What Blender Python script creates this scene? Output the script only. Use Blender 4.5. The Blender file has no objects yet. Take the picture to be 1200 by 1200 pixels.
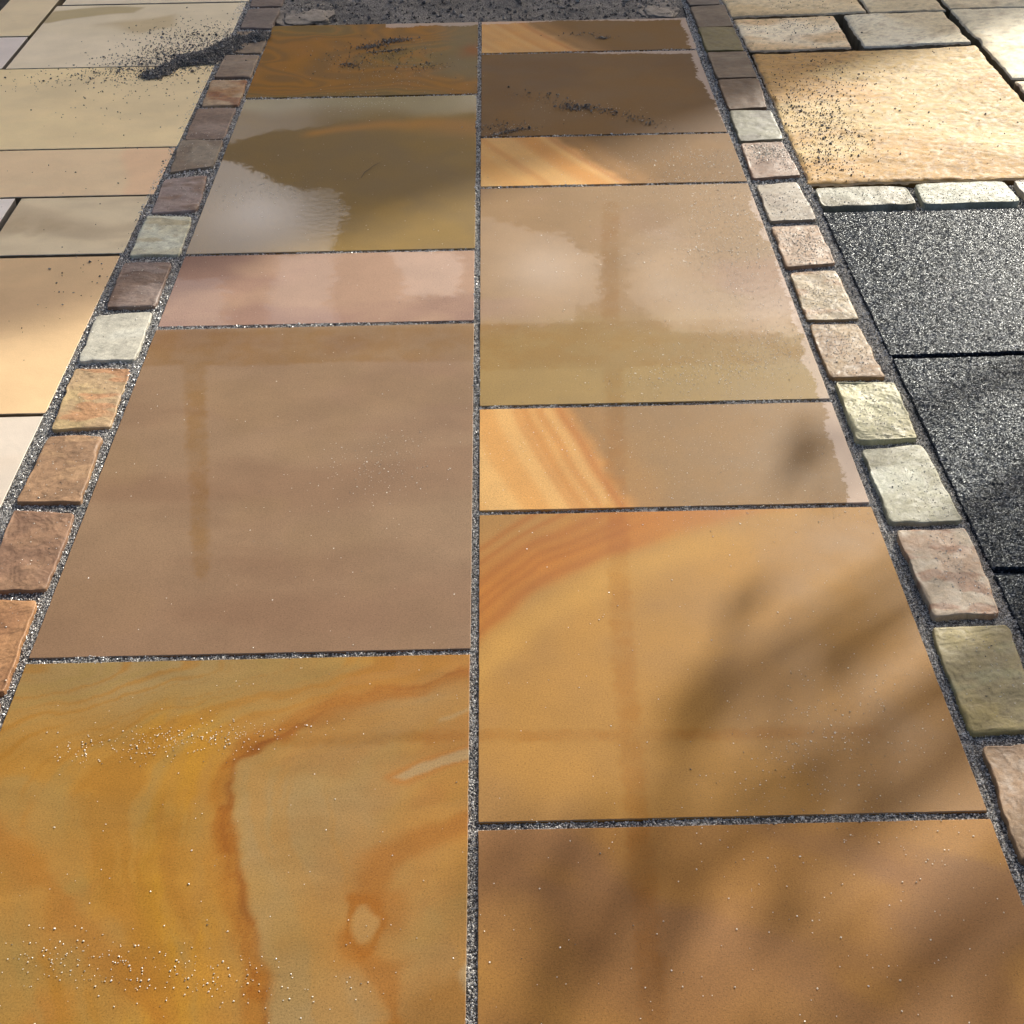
import bpy, math, random
import numpy as np
from mathutils import Vector

random.seed(7)
RNG = np.random.default_rng(7)
SC = bpy.context.scene
COL = SC.collection

# ------------------------------------------------------------------ camera, sky, sun, exposure
cam_d = bpy.data.cameras.new('camera')
cam_d.sensor_width = 36.0
cam_d.lens = 1602.25 / 1200.0 * 36.0
cam_d.clip_start = 0.05
cam_d.clip_end = 2000.0
cam = bpy.data.objects.new('camera', cam_d)
cam.location = (0.04252, -1.06090, 1.25176)
cam.rotation_euler = (0.928108, 0.0142164, -0.0171073)
COL.objects.link(cam)
SC.camera = cam

SUN_AZ = math.radians(27.5)      # clockwise from +Y
SUN_EL = math.radians(24.0)
SUN_DIR = Vector((math.sin(SUN_AZ) * math.cos(SUN_EL), math.cos(SUN_AZ) * math.cos(SUN_EL), math.sin(SUN_EL)))

world = bpy.data.worlds.new('World')
SC.world = world
world.use_nodes = True
wn = world.node_tree.nodes
wl = world.node_tree.links
wn.clear()
sky = wn.new('ShaderNodeTexSky')
sky.sky_type = 'NISHITA'
sky.sun_disc = False
sky.sun_elevation = SUN_EL
sky.sun_rotation = SUN_AZ
sky.air_density = 0.7
sky.dust_density = 7.0
sky.ozone_density = 0.6
bg = wn.new('ShaderNodeBackground')
bg.inputs['Strength'].default_value = 0.125
wo = wn.new('ShaderNodeOutputWorld')
wl.new(sky.outputs['Color'], bg.inputs['Color'])
wl.new(bg.outputs['Background'], wo.inputs['Surface'])

sun_d = bpy.data.lights.new('sun', 'SUN')
sun_d.energy = 5.0
sun_d.angle = math.radians(0.53)
sun_d.color = (1.0, 0.95, 0.84)
sun = bpy.data.objects.new('sun', sun_d)
sun.rotation_euler = SUN_DIR.to_track_quat('Z', 'Y').to_euler()
sun.location = SUN_DIR * 30
COL.objects.link(sun)

vs = SC.view_settings
vs.view_transform = 'Standard'
vs.look = 'None'
vs.exposure = 0.4
vs.gamma = 1.0
vs.use_curve_mapping = False
SC.cycles.use_denoising = True

# ------------------------------------------------------------------ numeric helpers
def _h(ix, iy, seed):
    h = (ix.astype(np.int64) * 374761393 + iy.astype(np.int64) * 668265263 + seed * 974634777) & 0xffffffff
    h = ((h ^ (h >> 13)) * 1274126177) & 0xffffffff
    h = ((h ^ (h >> 16)) * 2246822519) & 0xffffffff
    return ((h ^ (h >> 15)) & 0xffffff) / float(0xffffff)

def vnoise(x, y, seed=0):
    x = np.asarray(x, float); y = np.asarray(y, float)
    ix = np.floor(x); iy = np.floor(y)
    fx = x - ix; fy = y - iy
    ux = fx * fx * fx * (fx * (fx * 6 - 15) + 10); uy = fy * fy * fy * (fy * (fy * 6 - 15) + 10)
    a = _h(ix, iy, seed); b = _h(ix + 1, iy, seed); c = _h(ix, iy + 1, seed); d = _h(ix + 1, iy + 1, seed)
    return (a * (1 - ux) + b * ux) * (1 - uy) + (c * (1 - ux) + d * ux) * uy

def fbm(x, y, f, octv=4, seed=0, gain=0.5):
    """about -1..1"""
    s = 0; amp = 1.0; tot = 0
    for o in range(octv):
        ca, sa = math.cos(0.7 * o + seed), math.sin(0.7 * o + seed)
        s = s + amp * (vnoise((x * ca - y * sa) * f + 17.3 * o, (x * sa + y * ca) * f - 9.1 * o, seed + 31 * o) * 2 - 1)
        tot += amp; amp *= gain; f *= 2.03
    return s / tot * 1.6

def sstep(a, b, x):
    t = np.clip((x - a) / (b - a), 0, 1)
    return t * t * (3 - 2 * t)

def pdist(X, Y, pts):
    """distance to a polyline and the running parameter 0..1 along it"""
    best = np.full(X.shape, 1e9); par = np.zeros(X.shape)
    n = len(pts) - 1
    for i in range(n):
        (ax, ay), (bx, by) = pts[i], pts[i + 1]
        dx, dy = bx - ax, by - ay
        t = np.clip(((X - ax) * dx + (Y - ay) * dy) / (dx * dx + dy * dy + 1e-12), 0, 1)
        d = np.hypot(X - ax - t * dx, Y - ay - t * dy)
        m = d < best
        best = np.where(m, d, best); par = np.where(m, (i + t) / n, par)
    return best, par

def psdf(X, Y, poly):
    """signed distance to a polygon, positive inside"""
    d, _ = pdist(X, Y, list(poly) + [poly[0]])
    ins = np.zeros(X.shape, bool)
    n = len(poly)
    for i in range(n):
        (ax, ay), (bx, by) = poly[i], poly[(i + 1) % n]
        c = ((ay > Y) != (by > Y)) & (X < (bx - ax) * (Y - ay) / (by - ay + 1e-12) + ax)
        ins ^= c
    return np.where(ins, d, -d)

def lin(r, g, b, k=1.0):
    f = lambda c: ((c / 255.0 + 0.055) / 1.055) ** 2.4 if c > 10 else c / 255.0 / 12.92
    return np.array([f(r), f(g), f(b)]) * k

def mixc(a, b, t):
    t = np.asarray(t)[..., None]
    return a * (1 - t) + b * t

def const(X, c):
    return np.broadcast_to(c, X.shape + (3,)).copy()

# ------------------------------------------------------------------ mesh helpers
def raw_mesh(name, V, F, mat=None, smooth=True, attrs=None):
    V = np.asarray(V, np.float32); F = np.asarray(F, np.int32)
    me = bpy.data.meshes.new(name)
    nv, nf, k = len(V), len(F), F.shape[1]
    me.vertices.add(nv); me.vertices.foreach_set('co', V.ravel())
    me.loops.add(nf * k); me.loops.foreach_set('vertex_index', F.ravel())
    me.polygons.add(nf)
    me.polygons.foreach_set('loop_start', np.arange(0, nf * k, k, dtype=np.int32))
    me.polygons.foreach_set('use_smooth', np.full(nf, smooth, bool))
    me.update(calc_edges=True)
    if attrs:
        for an, av in attrs.items():
            av = np.asarray(av, np.float32)
            if av.ndim == 2:
                a = me.attributes.new(an, 'FLOAT_COLOR', 'POINT')
                rgba = np.ones((nv, 4), np.float32); rgba[:, :3] = av
                a.data.foreach_set('color', rgba.ravel())
            else:
                a = me.attributes.new(an, 'FLOAT', 'POINT')
                a.data.foreach_set('value', av)
    if mat: me.materials.append(mat)
    return me

def add(name, me, parent=None, label=None, cat=None, kind=None, group=None, loc=None):
    o = bpy.data.objects.new(name, me)
    COL.objects.link(o)
    if parent: o.parent = parent
    if label: o['label'] = label
    if cat: o['category'] = cat
    if kind: o['kind'] = kind
    if group: o['group'] = group
    if loc: o.location = loc
    return o

def grid_faces(nx, ny, off=0):
    i = np.arange(nx * ny); x = i % nx; y = i // nx; w = nx + 1
    a = off + y * w + x
    return np.stack([a, a + 1, a + 1 + w, a + w], 1)

def loop_idx(nx, ny):
    w = nx + 1
    return np.concatenate([np.arange(0, nx), nx + w * np.arange(0, ny), ny * w + np.arange(nx, 0, -1), w * np.arange(ny, 0, -1)])

def bil(c, u, v):
    c = np.asarray(c, float)
    u = u[..., None]; v = v[..., None]
    return c[0] * (1 - u) * (1 - v) + c[1] * u * (1 - v) + c[2] * u * v + c[3] * (1 - u) * v

def slab(parent, name, label, corners, mat, paint, res=0.006, thick=0.042, ztop=0.0, cham=0.0009, relief=None, wob=0.0004, wobf=60, seed=1, tilt=(0, 0), side=1.0):
    """one flagstone: gridded top with painted attributes, small worn arris with a painted sunlit highlight, straight sides. corners BL BR TR TL"""
    ztop = ztop + ((seed * 37) % 11 - 5) * .00007
    c = np.asarray(corners, float)
    W = np.linalg.norm(c[1] - c[0]); H = np.linalg.norm(c[3] - c[0])
    nx = max(4, int(W / res)); ny = max(4, int(H / res))
    e = cham * 1.2
    gu = np.linspace(e / W, 1 - e / W, nx + 1); gv = np.linspace(e / H, 1 - e / H, ny + 1)
    U, Vv = np.meshgrid(gu, gv)
    U = U.ravel(); Vv = Vv.ravel()
    P = bil(c, U, Vv)
    # edges not perfectly straight
    ctr = c.mean(0)
    L = loop_idx(nx, ny)
    X, Y = P[:, 0].copy(), P[:, 1].copy()
    edge = np.minimum(np.minimum(U * W, (1 - U) * W), np.minimum(Vv * H, (1 - Vv) * H))
    k = np.exp(-edge / (4 * wob + 0.002))
    P[:, 0] += k * wob * fbm(X, Y, wobf, 3, seed); P[:, 1] += k * wob * fbm(X, Y, wobf, 3, seed + 5)
    Z = np.full(len(P), ztop) + tilt[0] * (X - ctr[0]) + tilt[1] * (Y - ctr[1])
    if relief is not None: Z = Z + relief(X, Y, edge)
    top = np.c_[P, Z]
    bp = top[L]
    # outward direction of each boundary vertex
    nrm = np.zeros((len(L), 2)); d = bp[:, :2]
    tang = np.roll(d, -1, 0) - np.roll(d, 1, 0)
    nrm[:, 0] = tang[:, 1]; nrm[:, 1] = -tang[:, 0]
    nrm /= np.linalg.norm(nrm, axis=1)[:, None] + 1e-9
    chip = 1 + 0.8 * np.clip(fbm(d[:, 0], d[:, 1], 90, 2, seed + 9), 0, 1)
    r1 = bp.copy(); r1[:, :2] += nrm * cham * 0.7; r1[:, 2] -= cham * 0.35 * chip
    r2 = bp.copy(); r2[:, :2] += nrm * cham; r2[:, 2] -= cham * 1.1 * chip
    r3 = r2.copy(); r3[:, 2] = ztop - thick
    n0 = len(top); m = len(L)
    V = np.concatenate([top, bp, r1, r2, r2, r3])
    rings = [n0 + k * m + np.arange(m) for k in range(5)]
    F = [grid_faces(nx, ny)]
    for a, b in ((rings[0], rings[1]), (rings[1], rings[2]), (rings[3], rings[4])):
        F.append(np.stack([a, b, np.roll(b, -1), np.roll(a, -1)], 1))
    att = paint(V[:, 0], V[:, 1])
    a0 = n0 + m; a1 = n0 + 3 * m
    att['Col'][a0:a1] = att['Col'][a0:a1] * .65 + .35 * np.array([.6, .56, .5]) * min(1, att['Col'].mean() * 4)  # arris ring paled: sunlit edge highlight mixed into the scuffed stone colour
    att['Col'][a1:] *= side
    me = raw_mesh(name, V, np.concatenate(F), mat, True, att)
    return add(name, me, parent, label)

SETTS = []      # (corners, height function) for resting grit on them
def sett(parent, label, corners, mat, c1, c2, h=0.004, seed=0, nx=28, ny=52, rough=1.0, name='sett', n_sq=18.0, patch=14, tilt=(0, 0), c3=None):
    """a hand-split stone: rounded quad outline, riven top, rounded arrises. corners TL TR BR BL as seen"""
    c = np.asarray([corners[3], corners[2], corners[1], corners[0]], float)
    c = c + np.sign(c - c.mean(0)) * .0016
    W = (np.linalg.norm(c[1] - c[0]) + np.linalg.norm(c[2] - c[3])) / 2
    H = (np.linalg.norm(c[3] - c[0]) + np.linalg.norm(c[2] - c[1])) / 2
    f = lambda n: np.sign(np.linspace(-1, 1, n + 1)) * (1 - (1 - np.abs(np.linspace(-1, 1, n + 1))) ** 1.35)
    U, Vv = np.meshgrid(f(nx), f(ny)); U = U.ravel(); Vv = Vv.ravel()
    K = np.maximum(np.abs(U), np.abs(Vv))
    ku = np.where(K > 1e-6, U / np.maximum(K, 1e-6), 0); kv = np.where(K > 1e-6, Vv / np.maximum(K, 1e-6), 0)
    s = (np.abs(ku) ** n_sq + np.abs(kv) ** n_sq + 1e-12) ** (-1 / n_sq)
    s = np.where(K > 1e-6, s, 1) ** (K ** 3)
    u2 = U * s * 0.5 + 0.5; v2 = Vv * s * 0.5 + 0.5
    P = bil(c, u2, v2)
    X, Y = P[:, 0].copy(), P[:, 1].copy()
    P[:, 0] += K ** 4 * 0.0020 * fbm(X, Y, 34, 4, seed + 3); P[:, 1] += K ** 4 * 0.0026 * fbm(X, Y, 28, 3, seed + 4)
    e = np.minimum((1 - np.abs(U)) * W / 2, (1 - np.abs(Vv)) * H / 2)
    r = 0.0022 * (1 + 0.5 * fbm(X, Y, 20, 2, seed + 8))
    drop = np.where(e < r, r * (1 - np.sqrt(np.clip(1 - (1 - e / r) ** 2, 0, 1))), 0) * 0.85
    ca, sa = math.cos(seed * 1.7), math.sin(seed * 1.7)
    xs, ys = (X * ca - Y * sa), (X * sa + Y * ca)
    n1 = fbm(xs * 0.75, ys * 1.35, 17, 4, seed, .45)
    ter = np.floor(n1 * 4 + 0.5) / 4; q = n1 * 4 + 0.5 - np.floor(n1 * 4 + 0.5)
    ter = ter + sstep(0.90, 1.0, q) / 4
    rel = rough * (0.0017 * ter + 0.0002 * n1 + 0.0003 * fbm(X, Y, 120, 3, seed + 2))
    ctr = c.mean(0)
    Z = h - drop + rel * sstep(0, 0.006, e) + tilt[0] * (X - ctr[0]) + tilt[1] * (Y - ctr[1]) - 0.0006 * (np.hypot(U, Vv) ** 2)
    top = np.c_[P, Z]
    L = loop_idx(nx, ny)
    r3 = top[L].copy(); r3[:, 2] = -0.045; r3[:, :2] = ctr + (r3[:, :2] - ctr) * 0.985
    n0 = len(top); m = len(L)
    V = np.concatenate([top, r3])
    b = n0 + np.arange(m)
    F = np.concatenate([grid_faces(nx, ny), np.stack([L, b, np.roll(b, -1), np.roll(L, -1)], 1)])
    VX, VY = V[:, 0], V[:, 1]
    t = sstep(-0.45, 0.55, fbm(VX, VY, patch, 3, seed + 12))
    colr = mixc(const(VX, c1), c2, t)
    if c3 is not None: colr = mixc(colr, c3, .75 * sstep(0.15, 0.6, fbm(VX * .7, VY * 1.4, patch * 1.6, 3, seed + 17)))
    stp = sstep(0.86, 0.99, np.concatenate([q, np.zeros(m)]))
    colr *= (1 + 0.12 * fbm(VX, VY, 70, 3, seed + 14))[:, None]
    colr = (colr * .88 + .12 * colr.mean(1, keepdims=True)) * np.array([.93, 1.0, .97])
    colr = colr * (1 - 0.25 * stp[:, None])
    me = raw_mesh(name, V, F, mat, True, {'Col': np.clip(colr, 0.004, 0.95)})
    SETTS.append((c, h))
    return add(name, me, parent, label)

OCT = np.array([[1, 0, 0], [0, 1, 0], [-1, 0, 0], [0, -1, 0], [0, 0, 1], [0, 0, -1]], float)
OCTF = np.array([[0, 1, 4], [1, 2, 4], [2, 3, 4], [3, 0, 4], [1, 0, 5], [2, 1, 5], [3, 2, 5], [0, 3, 5]])
def grains(parent, name, P, size, mat, label=None, kind='stuff', seed=0, flat=0.8, cat=None):
    """many little angular grains as one mesh; P Nx3 rest points, size N half-widths"""
    rng = np.random.default_rng(seed)
    n = len(P)
    a = rng.uniform(0, 2 * math.pi, n)
    base = OCT[None] * rng.uniform(0.7, 1.3, (n, 6, 1))
    base[:, :, 0:2] += rng.uniform(-.25, .25, (n, 6, 2))
    ca, sa = np.cos(a)[:, None], np.sin(a)[:, None]
    x = base[:, :, 0] * ca - base[:, :, 1] * sa; y = base[:, :, 0] * sa + base[:, :, 1] * ca
    V = np.stack([x, y, base[:, :, 2] * flat], 2) * np.asarray(size)[:, None, None]
    V += P[:, None, :]
    V[:, :, 2] += (np.asarray(size) * flat * 0.6)[:, None]
    F = (OCTF[None] + (np.arange(n) * 6)[:, None, None]).reshape(-1, 3)
    me = raw_mesh(name, V.reshape(-1, 3), F, mat, False)
    return add(name, me, parent, label, cat, kind)

# ------------------------------------------------------------------ materials
class NT:
    def __init__(s, name):
        s.m = bpy.data.materials.new(name); s.m.use_nodes = True
        s.t = s.m.node_tree; s.t.nodes.clear()
        s.out = s.n('ShaderNodeOutputMaterial'); s.b = s.n('ShaderNodeBsdfPrincipled')
        s.l(s.b.outputs[0], s.out.inputs['Surface'])
        s.pos = s.n('ShaderNodeNewGeometry').outputs['Position']
    def n(s, t): return s.t.nodes.new(t)
    def l(s, a, b): s.t.links.new(a, b)
    def set(s, node, key, v):
        if hasattr(v, 'is_linked') or isinstance(v, bpy.types.NodeSocket): s.l(v, node.inputs[key])
        else: node.inputs[key].default_value = v
    def math(s, op, a, b=0.0, c=0.0):
        m = s.n('ShaderNodeMath'); m.operation = op
        s.set(m, 0, a); s.set(m, 1, b); s.set(m, 2, c)
        return m.outputs[0]
    def noise(s, scale, detail=3, rough=0.5, vec=None, dist=0.0):
        m = s.n('ShaderNodeTexNoise'); m.noise_dimensions = '3D'
        s.set(m, 'Scale', scale); s.set(m, 'Detail', detail); s.set(m, 'Roughness', rough); s.set(m, 'Distortion', dist)
        s.l(vec if vec is not None else s.pos, m.inputs['Vector'])
        return m.outputs['Fac']
    def voro(s, scale, feat='F1', out='Distance', vec=None):
        m = s.n('ShaderNodeTexVoronoi'); m.feature = feat
        s.set(m, 'Scale', scale); s.l(vec if vec is not None else s.pos, m.inputs['Vector'])
        return m.outputs[out]
    def attr(s, name, out='Fac'):
        a = s.n('ShaderNodeAttribute'); a.attribute_name = name; a.attribute_type = 'GEOMETRY'
        return a.outputs[out]
    def ramp(s, fac, stops, interp='LINEAR'):
        r = s.n('ShaderNodeValToRGB'); e = r.color_ramp.elements
        r.color_ramp.interpolation = interp
        while len(e) < len(stops): e.new(0.5)
        for el, (p, c) in zip(e, stops):
            el.position = p; el.color = (c, c, c, 1) if isinstance(c, (int, float)) else (*c, 1)
        s.l(fac, r.inputs[0]); return r.outputs[0]
    def map(s, v, a, b, c=0.0, d=1.0, smooth=True):
        m = s.n('ShaderNodeMapRange'); m.interpolation_type = 'SMOOTHSTEP' if smooth else 'LINEAR'
        s.set(m, 0, v); s.set(m, 1, a); s.set(m, 2, b); s.set(m, 3, c); s.set(m, 4, d)
        return m.outputs[0]
    def mix(s, f, a, b, mode='MIX'):
        m = s.n('ShaderNodeMix'); m.data_type = 'RGBA'; m.blend_type = mode
        s.set(m, 0, f)
        for k, v in ((6, a), (7, b)):
            if isinstance(v, (tuple, list)): m.inputs[k].default_value = (*v, 1) if len(v) == 3 else v
            else: s.l(v, m.inputs[k])
        return m.outputs[2]
    def scale(s, col, f):
        m = s.n('ShaderNodeVectorMath'); m.operation = 'SCALE'
        s.l(col, m.inputs[0]); s.set(m, 'Scale', f); return m.outputs[0]
    def bump(s, h, dist, strength=1.0, nrm=None):
        b = s.n('ShaderNodeBump'); s.set(b, 'Height', h); s.set(b, 'Distance', dist); s.set(b, 'Strength', strength)
        if nrm is not None: s.l(nrm, b.inputs['Normal'])
        return b.outputs[0]
    def P(s, **k):
        for key, v in k.items(): s.set(s.b, key.replace('_', ' '), v)
        return s.m

def mat_sawn():
    t = NT('sawn_sandstone')
    col = t.attr('Col', 'Color')
    wet = t.attr('wet'); darker = t.attr('darker'); dry = t.attr('dry')
    fr = t.noise(55, 4, 0.65); fr2 = t.noise(170, 2, 0.6)
    fray = t.math('ADD', t.math('MULTIPLY', t.math('SUBTRACT', fr, 0.5), 0.085), t.math('MULTIPLY', t.math('SUBTRACT', fr2, 0.5), 0.022))
    wm = t.math('MULTIPLY', t.map(t.math('ADD', wet, t.math('ADD', fray, t.map(t.noise(330, 2, .7), .25, .75, -.012, .012))), -0.006, 0.010), t.attr('film'))
    dm = t.map(t.math('ADD', darker, t.math('ADD', t.math('MULTIPLY', fray, 0.28), t.map(t.noise(420, 2, .6), .2, .8, -.006, .006))), -0.005, 0.006)
    dr = t.map(t.math('ADD', dry, t.math('MULTIPLY', fray, 0.5)), -0.003, 0.003)
    grain = t.noise(420, 3, 0.7); soft = t.noise(9, 4, 0.55)
    g = t.math('ADD', t.map(grain, 0.3, 0.7, -0.15, 0.15), t.map(soft, 0.3, 0.7, -0.07, 0.07))
    col = t.scale(col, t.math('ADD', g, 1.0))
    # fine pits
    pit = t.map(t.noise(520, 1, 0.5), 0.30, 0.37, 0.66, 1.0)
    col = t.scale(col, pit)
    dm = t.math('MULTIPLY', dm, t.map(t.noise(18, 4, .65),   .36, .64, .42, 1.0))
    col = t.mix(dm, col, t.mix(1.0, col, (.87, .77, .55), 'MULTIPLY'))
    col = t.mix(dr, col, t.mix(0.6, col, (0.66, 0.55, 0.47)))
    rough = t.math('SUBTRACT', t.math('ADD', t.map(soft, 0.3, 0.7, 0.50, 0.60), t.math('MULTIPLY', dr, 0.25)), t.math('MULTIPLY', wm, 0.1))
    b1 = t.bump(t.noise(600, 3, 0.65), 0.0003, 0.6)
    b2 = t.bump(t.noise(16, 3, 0.5), 0.0008, 0.5, b1)
    film = t.bump(t.noise(60, 3, 0.55), 0.0006, 0.35)
    t.P(Base_Color=col, Roughness=rough, Normal=b2, Specular_IOR_Level=0.10, Coat_Weight=wm, Coat_Roughness=0.12, Coat_IOR=2.5)
    t.l(film, t.b.inputs['Coat Normal'])
    return t.m

def mat_patio():
    t = NT('honed_sandstone')
    col = t.attr('Col', 'Color')
    grain = t.noise(420, 3, 0.7); soft = t.noise(7, 5, 0.6)
    col = t.scale(col, t.math('ADD', 1.0, t.math('ADD', t.map(grain, .3, .7, -.05, .05), t.map(soft, .3, .7, -.06, .06))))
    vein = t.noise(14, 4, 0.6, dist=1.5)
    col = t.mix(t.map(vein, .58, .72, 0, 0.16), col, t.scale(col, 0.72))
    b = t.bump(t.noise(500, 3, 0.6), 0.0003, 0.5)
    b = t.bump(t.noise(25, 4, 0.6), 0.0012, 0.5, b)
    return t.P(Base_Color=col, Roughness=0.6, Normal=b, Specular_IOR_Level=0.3)

def mat_riven(name, rough=0.62, bumpd=0.0009, spec=0.3):
    t = NT(name)
    col = t.attr('Col', 'Color')
    n1 = t.noise(60, 5, 0.65, dist=0.6); n2 = t.noise(420, 3, 0.6)
    col = t.scale(col, t.math('ADD', 1.0, t.math('ADD', t.map(n1, .3, .7, -.16, .14), t.map(n2, .3, .7, -.12, .12))))
    stain = t.map(t.noise(23, 5, 0.7, dist=1.0), .60, .70, 0, .35)
    col = t.mix(stain, col, t.scale(col, 0.6))
    b = t.bump(n2, bumpd * 0.6, 0.7)
    b = t.bump(n1, bumpd * 1.5, 0.7, b)
    return t.P(Base_Color=col, Roughness=t.map(n1, .3, .7, rough - .1, rough + .12), Normal=b, Specular_IOR_Level=spec)

def mat_granite():
    t = NT('flamed_granite')
    c = t.voro(420, out='Color'); sp = t.n('ShaderNodeSeparateColor'); t.l(c, sp.inputs[0])
    n = t.noise(30, 4, .6)
    col = t.ramp(sp.outputs[0], [(0.0, (.008, .010, .014)), (0.55, (.013, .017, .024)), (0.8, (.026, .033, .044)), (0.94, (.08, .088, .10)), (1.0, (.2, .21, .23))])
    col = t.scale(col, t.map(n, .3, .7, .75, 1.3))
    # every crystal is a small facet with its own tilt
    def tilt(scale, k):
        v = t.voro(scale, out='Color')
        m = t.n('ShaderNodeVectorMath'); m.operation = 'MULTIPLY_ADD'
        t.l(v, m.inputs[0]); m.inputs[1].default_value = (k, k, 0); m.inputs[2].default_value = (-k / 2, -k / 2, 0)
        return m.outputs[0]
    ad = t.n('ShaderNodeVectorMath'); t.l(tilt(560, .40), ad.inputs[0]); t.l(tilt(1100, .26), ad.inputs[1])
    ge = t.n('ShaderNodeNewGeometry')
    a2 = t.n('ShaderNodeVectorMath'); t.l(ad.outputs[0], a2.inputs[0])
    t.l(t.bump(t.noise(120, 3, .6), .0012, .6), a2.inputs[1])
    nm = t.n('ShaderNodeVectorMath'); nm.operation = 'NORMALIZE'; t.l(a2.outputs[0], nm.inputs[0])
    return t.P(Base_Color=col, Roughness=t.map(sp.outputs[1], 0, 1, .13, .26), Normal=nm.outputs[0], Specular_IOR_Level=0.014, Specular_Tint=(.7, .96, 1, 1))

def mat_grain(name, stops, rough=0.45, spec=0.5):
    t = NT(name)
    g = t.n('ShaderNodeNewGeometry')
    c = t.ramp(g.outputs['Random Per Island'], stops)
    return t.P(Base_Color=c, Roughness=rough, Specular_IOR_Level=spec)

def mat_sand(name, a, b, sc=500):
    t = NT(name)
    c = t.voro(sc, out='Color'); sp = t.n('ShaderNodeSeparateColor'); t.l(c, sp.inputs[0])
    col = t.ramp(sp.outputs[0], [(0, a), (0.7, tuple(.5 * (x + y) for x, y in zip(a, b))), (1.0, b)])
    col = t.scale(col, t.map(t.noise(6, 5, .6), .3, .7, .75, 1.25))
    bp = t.bump(t.voro(sc), 0.6 / sc, 1.0)
    bp = t.bump(t.noise(40, 4, .6), 0.004, 0.6, bp)
    return t.P(Base_Color=col, Roughness=0.85, Normal=bp)

def mat_plain(name, col, rough=0.6, var=0.15, sc=8, bump=0.003, spec=0.5, metal=0.0):
    t = NT(name)
    n = t.noise(sc, 5, .6)
    rgb = t.n('ShaderNodeRGB'); rgb.outputs[0].default_value = (*col, 1)
    c = t.scale(rgb.outputs[0], t.map(n, .3, .7, 1 - var, 1 + var))
    return t.P(Base_Color=c, Roughness=rough, Normal=t.bump(t.noise(sc * 8, 4, .6), bump, .6), Specular_IOR_Level=spec, Metallic=metal)

M_SAWN = mat_sawn(); M_PATIO = mat_patio(); M_SETT = mat_riven('split_sandstone', .60, .0006)
M_RIVEN = mat_riven('riven_sandstone', .70, .0004); M_GRAN = mat_granite()
M_JOINT = mat_grain('joint_grit', [(0, (.02, .02, .019)), (.28, (.07, .066, .06)), (.36, (.5, .48, .44)), (1, (.92, .90, .85))], .28, .9)
M_PALE = mat_grain('pale_grit', [(0, (.03, .03, .03)), (.10, (.2, .17, .12)), (.18, (.68, .60, .46)), (.7, (.82, .76, .62)), (1, (.92, .90, .84))], .35, .7)
M_DARK = mat_grain('dark_grit', [(0, (.04, .04, .038)), (.6, (.18, .17, .155)), (1, (.45, .43, .39))], .6)
M_BED = mat_sand('jointing_sand', (.04, .038, .035), (.42, .40, .37), 480)
M_SAND = mat_sand('dark_sand', (.075, .07, .062), (.33, .31, .28), 420)
M_SOIL = mat_sand('damp_soil', (.015, .013, .011), (.06, .052, .044), 420)
M_GROUND = mat_sand('ground_grit', (.06, .055, .05), (.2, .19, .175), 90)
M_CONC = mat_plain('old_mortar', (.30, .265, .22), .85, .25, 30, .004)

# ------------------------------------------------------------------ the setting: ground
def sheet(x0, y0, x1, y1, z, n=1, relief=None, mat=None, name='sheet', ny=None):
    ny = ny or n
    X, Y = np.meshgrid(np.linspace(x0, x1, n + 1), np.linspace(y0, y1, ny + 1)); X = X.ravel(); Y = Y.ravel()
    Z = np.full(len(X), z) + (relief(X, Y) if relief else 0)
    return raw_mesh(name, np.c_[X, Y, Z], grid_faces(n, ny), mat)

add('ground', sheet(-600, -600, 600, 600, -0.075, 8, None, M_GROUND), kind='structure', label='grey gritty ground around and under the paving')

rel_s = lambda X, Y: 0.0010 * fbm(X, Y, 60, 3, 5) + 0.0013 * fbm(X, Y, 7, 3, 6)
path = add('path', sheet(-0.612, -0.75, 0.612, 3.022, -0.0036, 120, rel_s, M_BED, ny=300), kind='structure', label='path of two columns of sawn sandstone slabs')
kerb_l = add('kerb', sheet(-0.742, -0.75, -0.6125, 3.75, -0.0040, 24, rel_s, M_BED, ny=400), kind='structure', label='row of split sandstone setts along the left of the path')
kerb_r = add('kerb', sheet(0.6125, -0.75, 0.742, 3.75, -0.0060, 24, rel_s, M_BED, ny=400), kind='structure', label='row of split sandstone setts along the right of the path')
patio = add('patio', sheet(-3.2, -0.75, -0.7425, 4.4, -0.040, 60, rel_s, M_SOIL, ny=100), kind='structure', label='cream sandstone patio left of the path')
pave_r = add('pavement', sheet(0.7425, 1.805, 3.2, 4.4, -0.045, 60, rel_s, M_SOIL, ny=60), kind='structure', label='riven buff sandstone paving at the upper right')
kerb_h = add('kerb', sheet(0.7425, 1.664, 3.2, 1.8045, -0.014, 60, rel_s, M_BED, ny=12), kind='structure', label='short row of long pale setts between buff paving and black slabs')
pave_d = add('pavement', sheet(0.7425, -0.75, 3.2, 1.6635, -0.012, 60, rel_s, M_BED, ny=60), kind='structure', label='paving of black glittering stone slabs at the right')
rel_g = lambda X, Y: 0.004 * fbm(X, Y, 14, 4, 8) + 0.0025 * fbm(X, Y, 70, 3, 9) + 0.012 * sstep(3.05, 3.3, Y)
track = add('gravel_track', sheet(-0.612, 3.0225, 0.612, 5.5, -0.012, 160, rel_g, M_SAND, ny=260), kind='structure', label='strip of dark unpaved grit where the path slabs end')

# ------------------------------------------------------------------ path slabs
K = 0.68
def base_att(X):
    return np.full(X.shape, -0.2), np.full(X.shape, -0.2), np.full(X.shape, -0.2)

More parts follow.
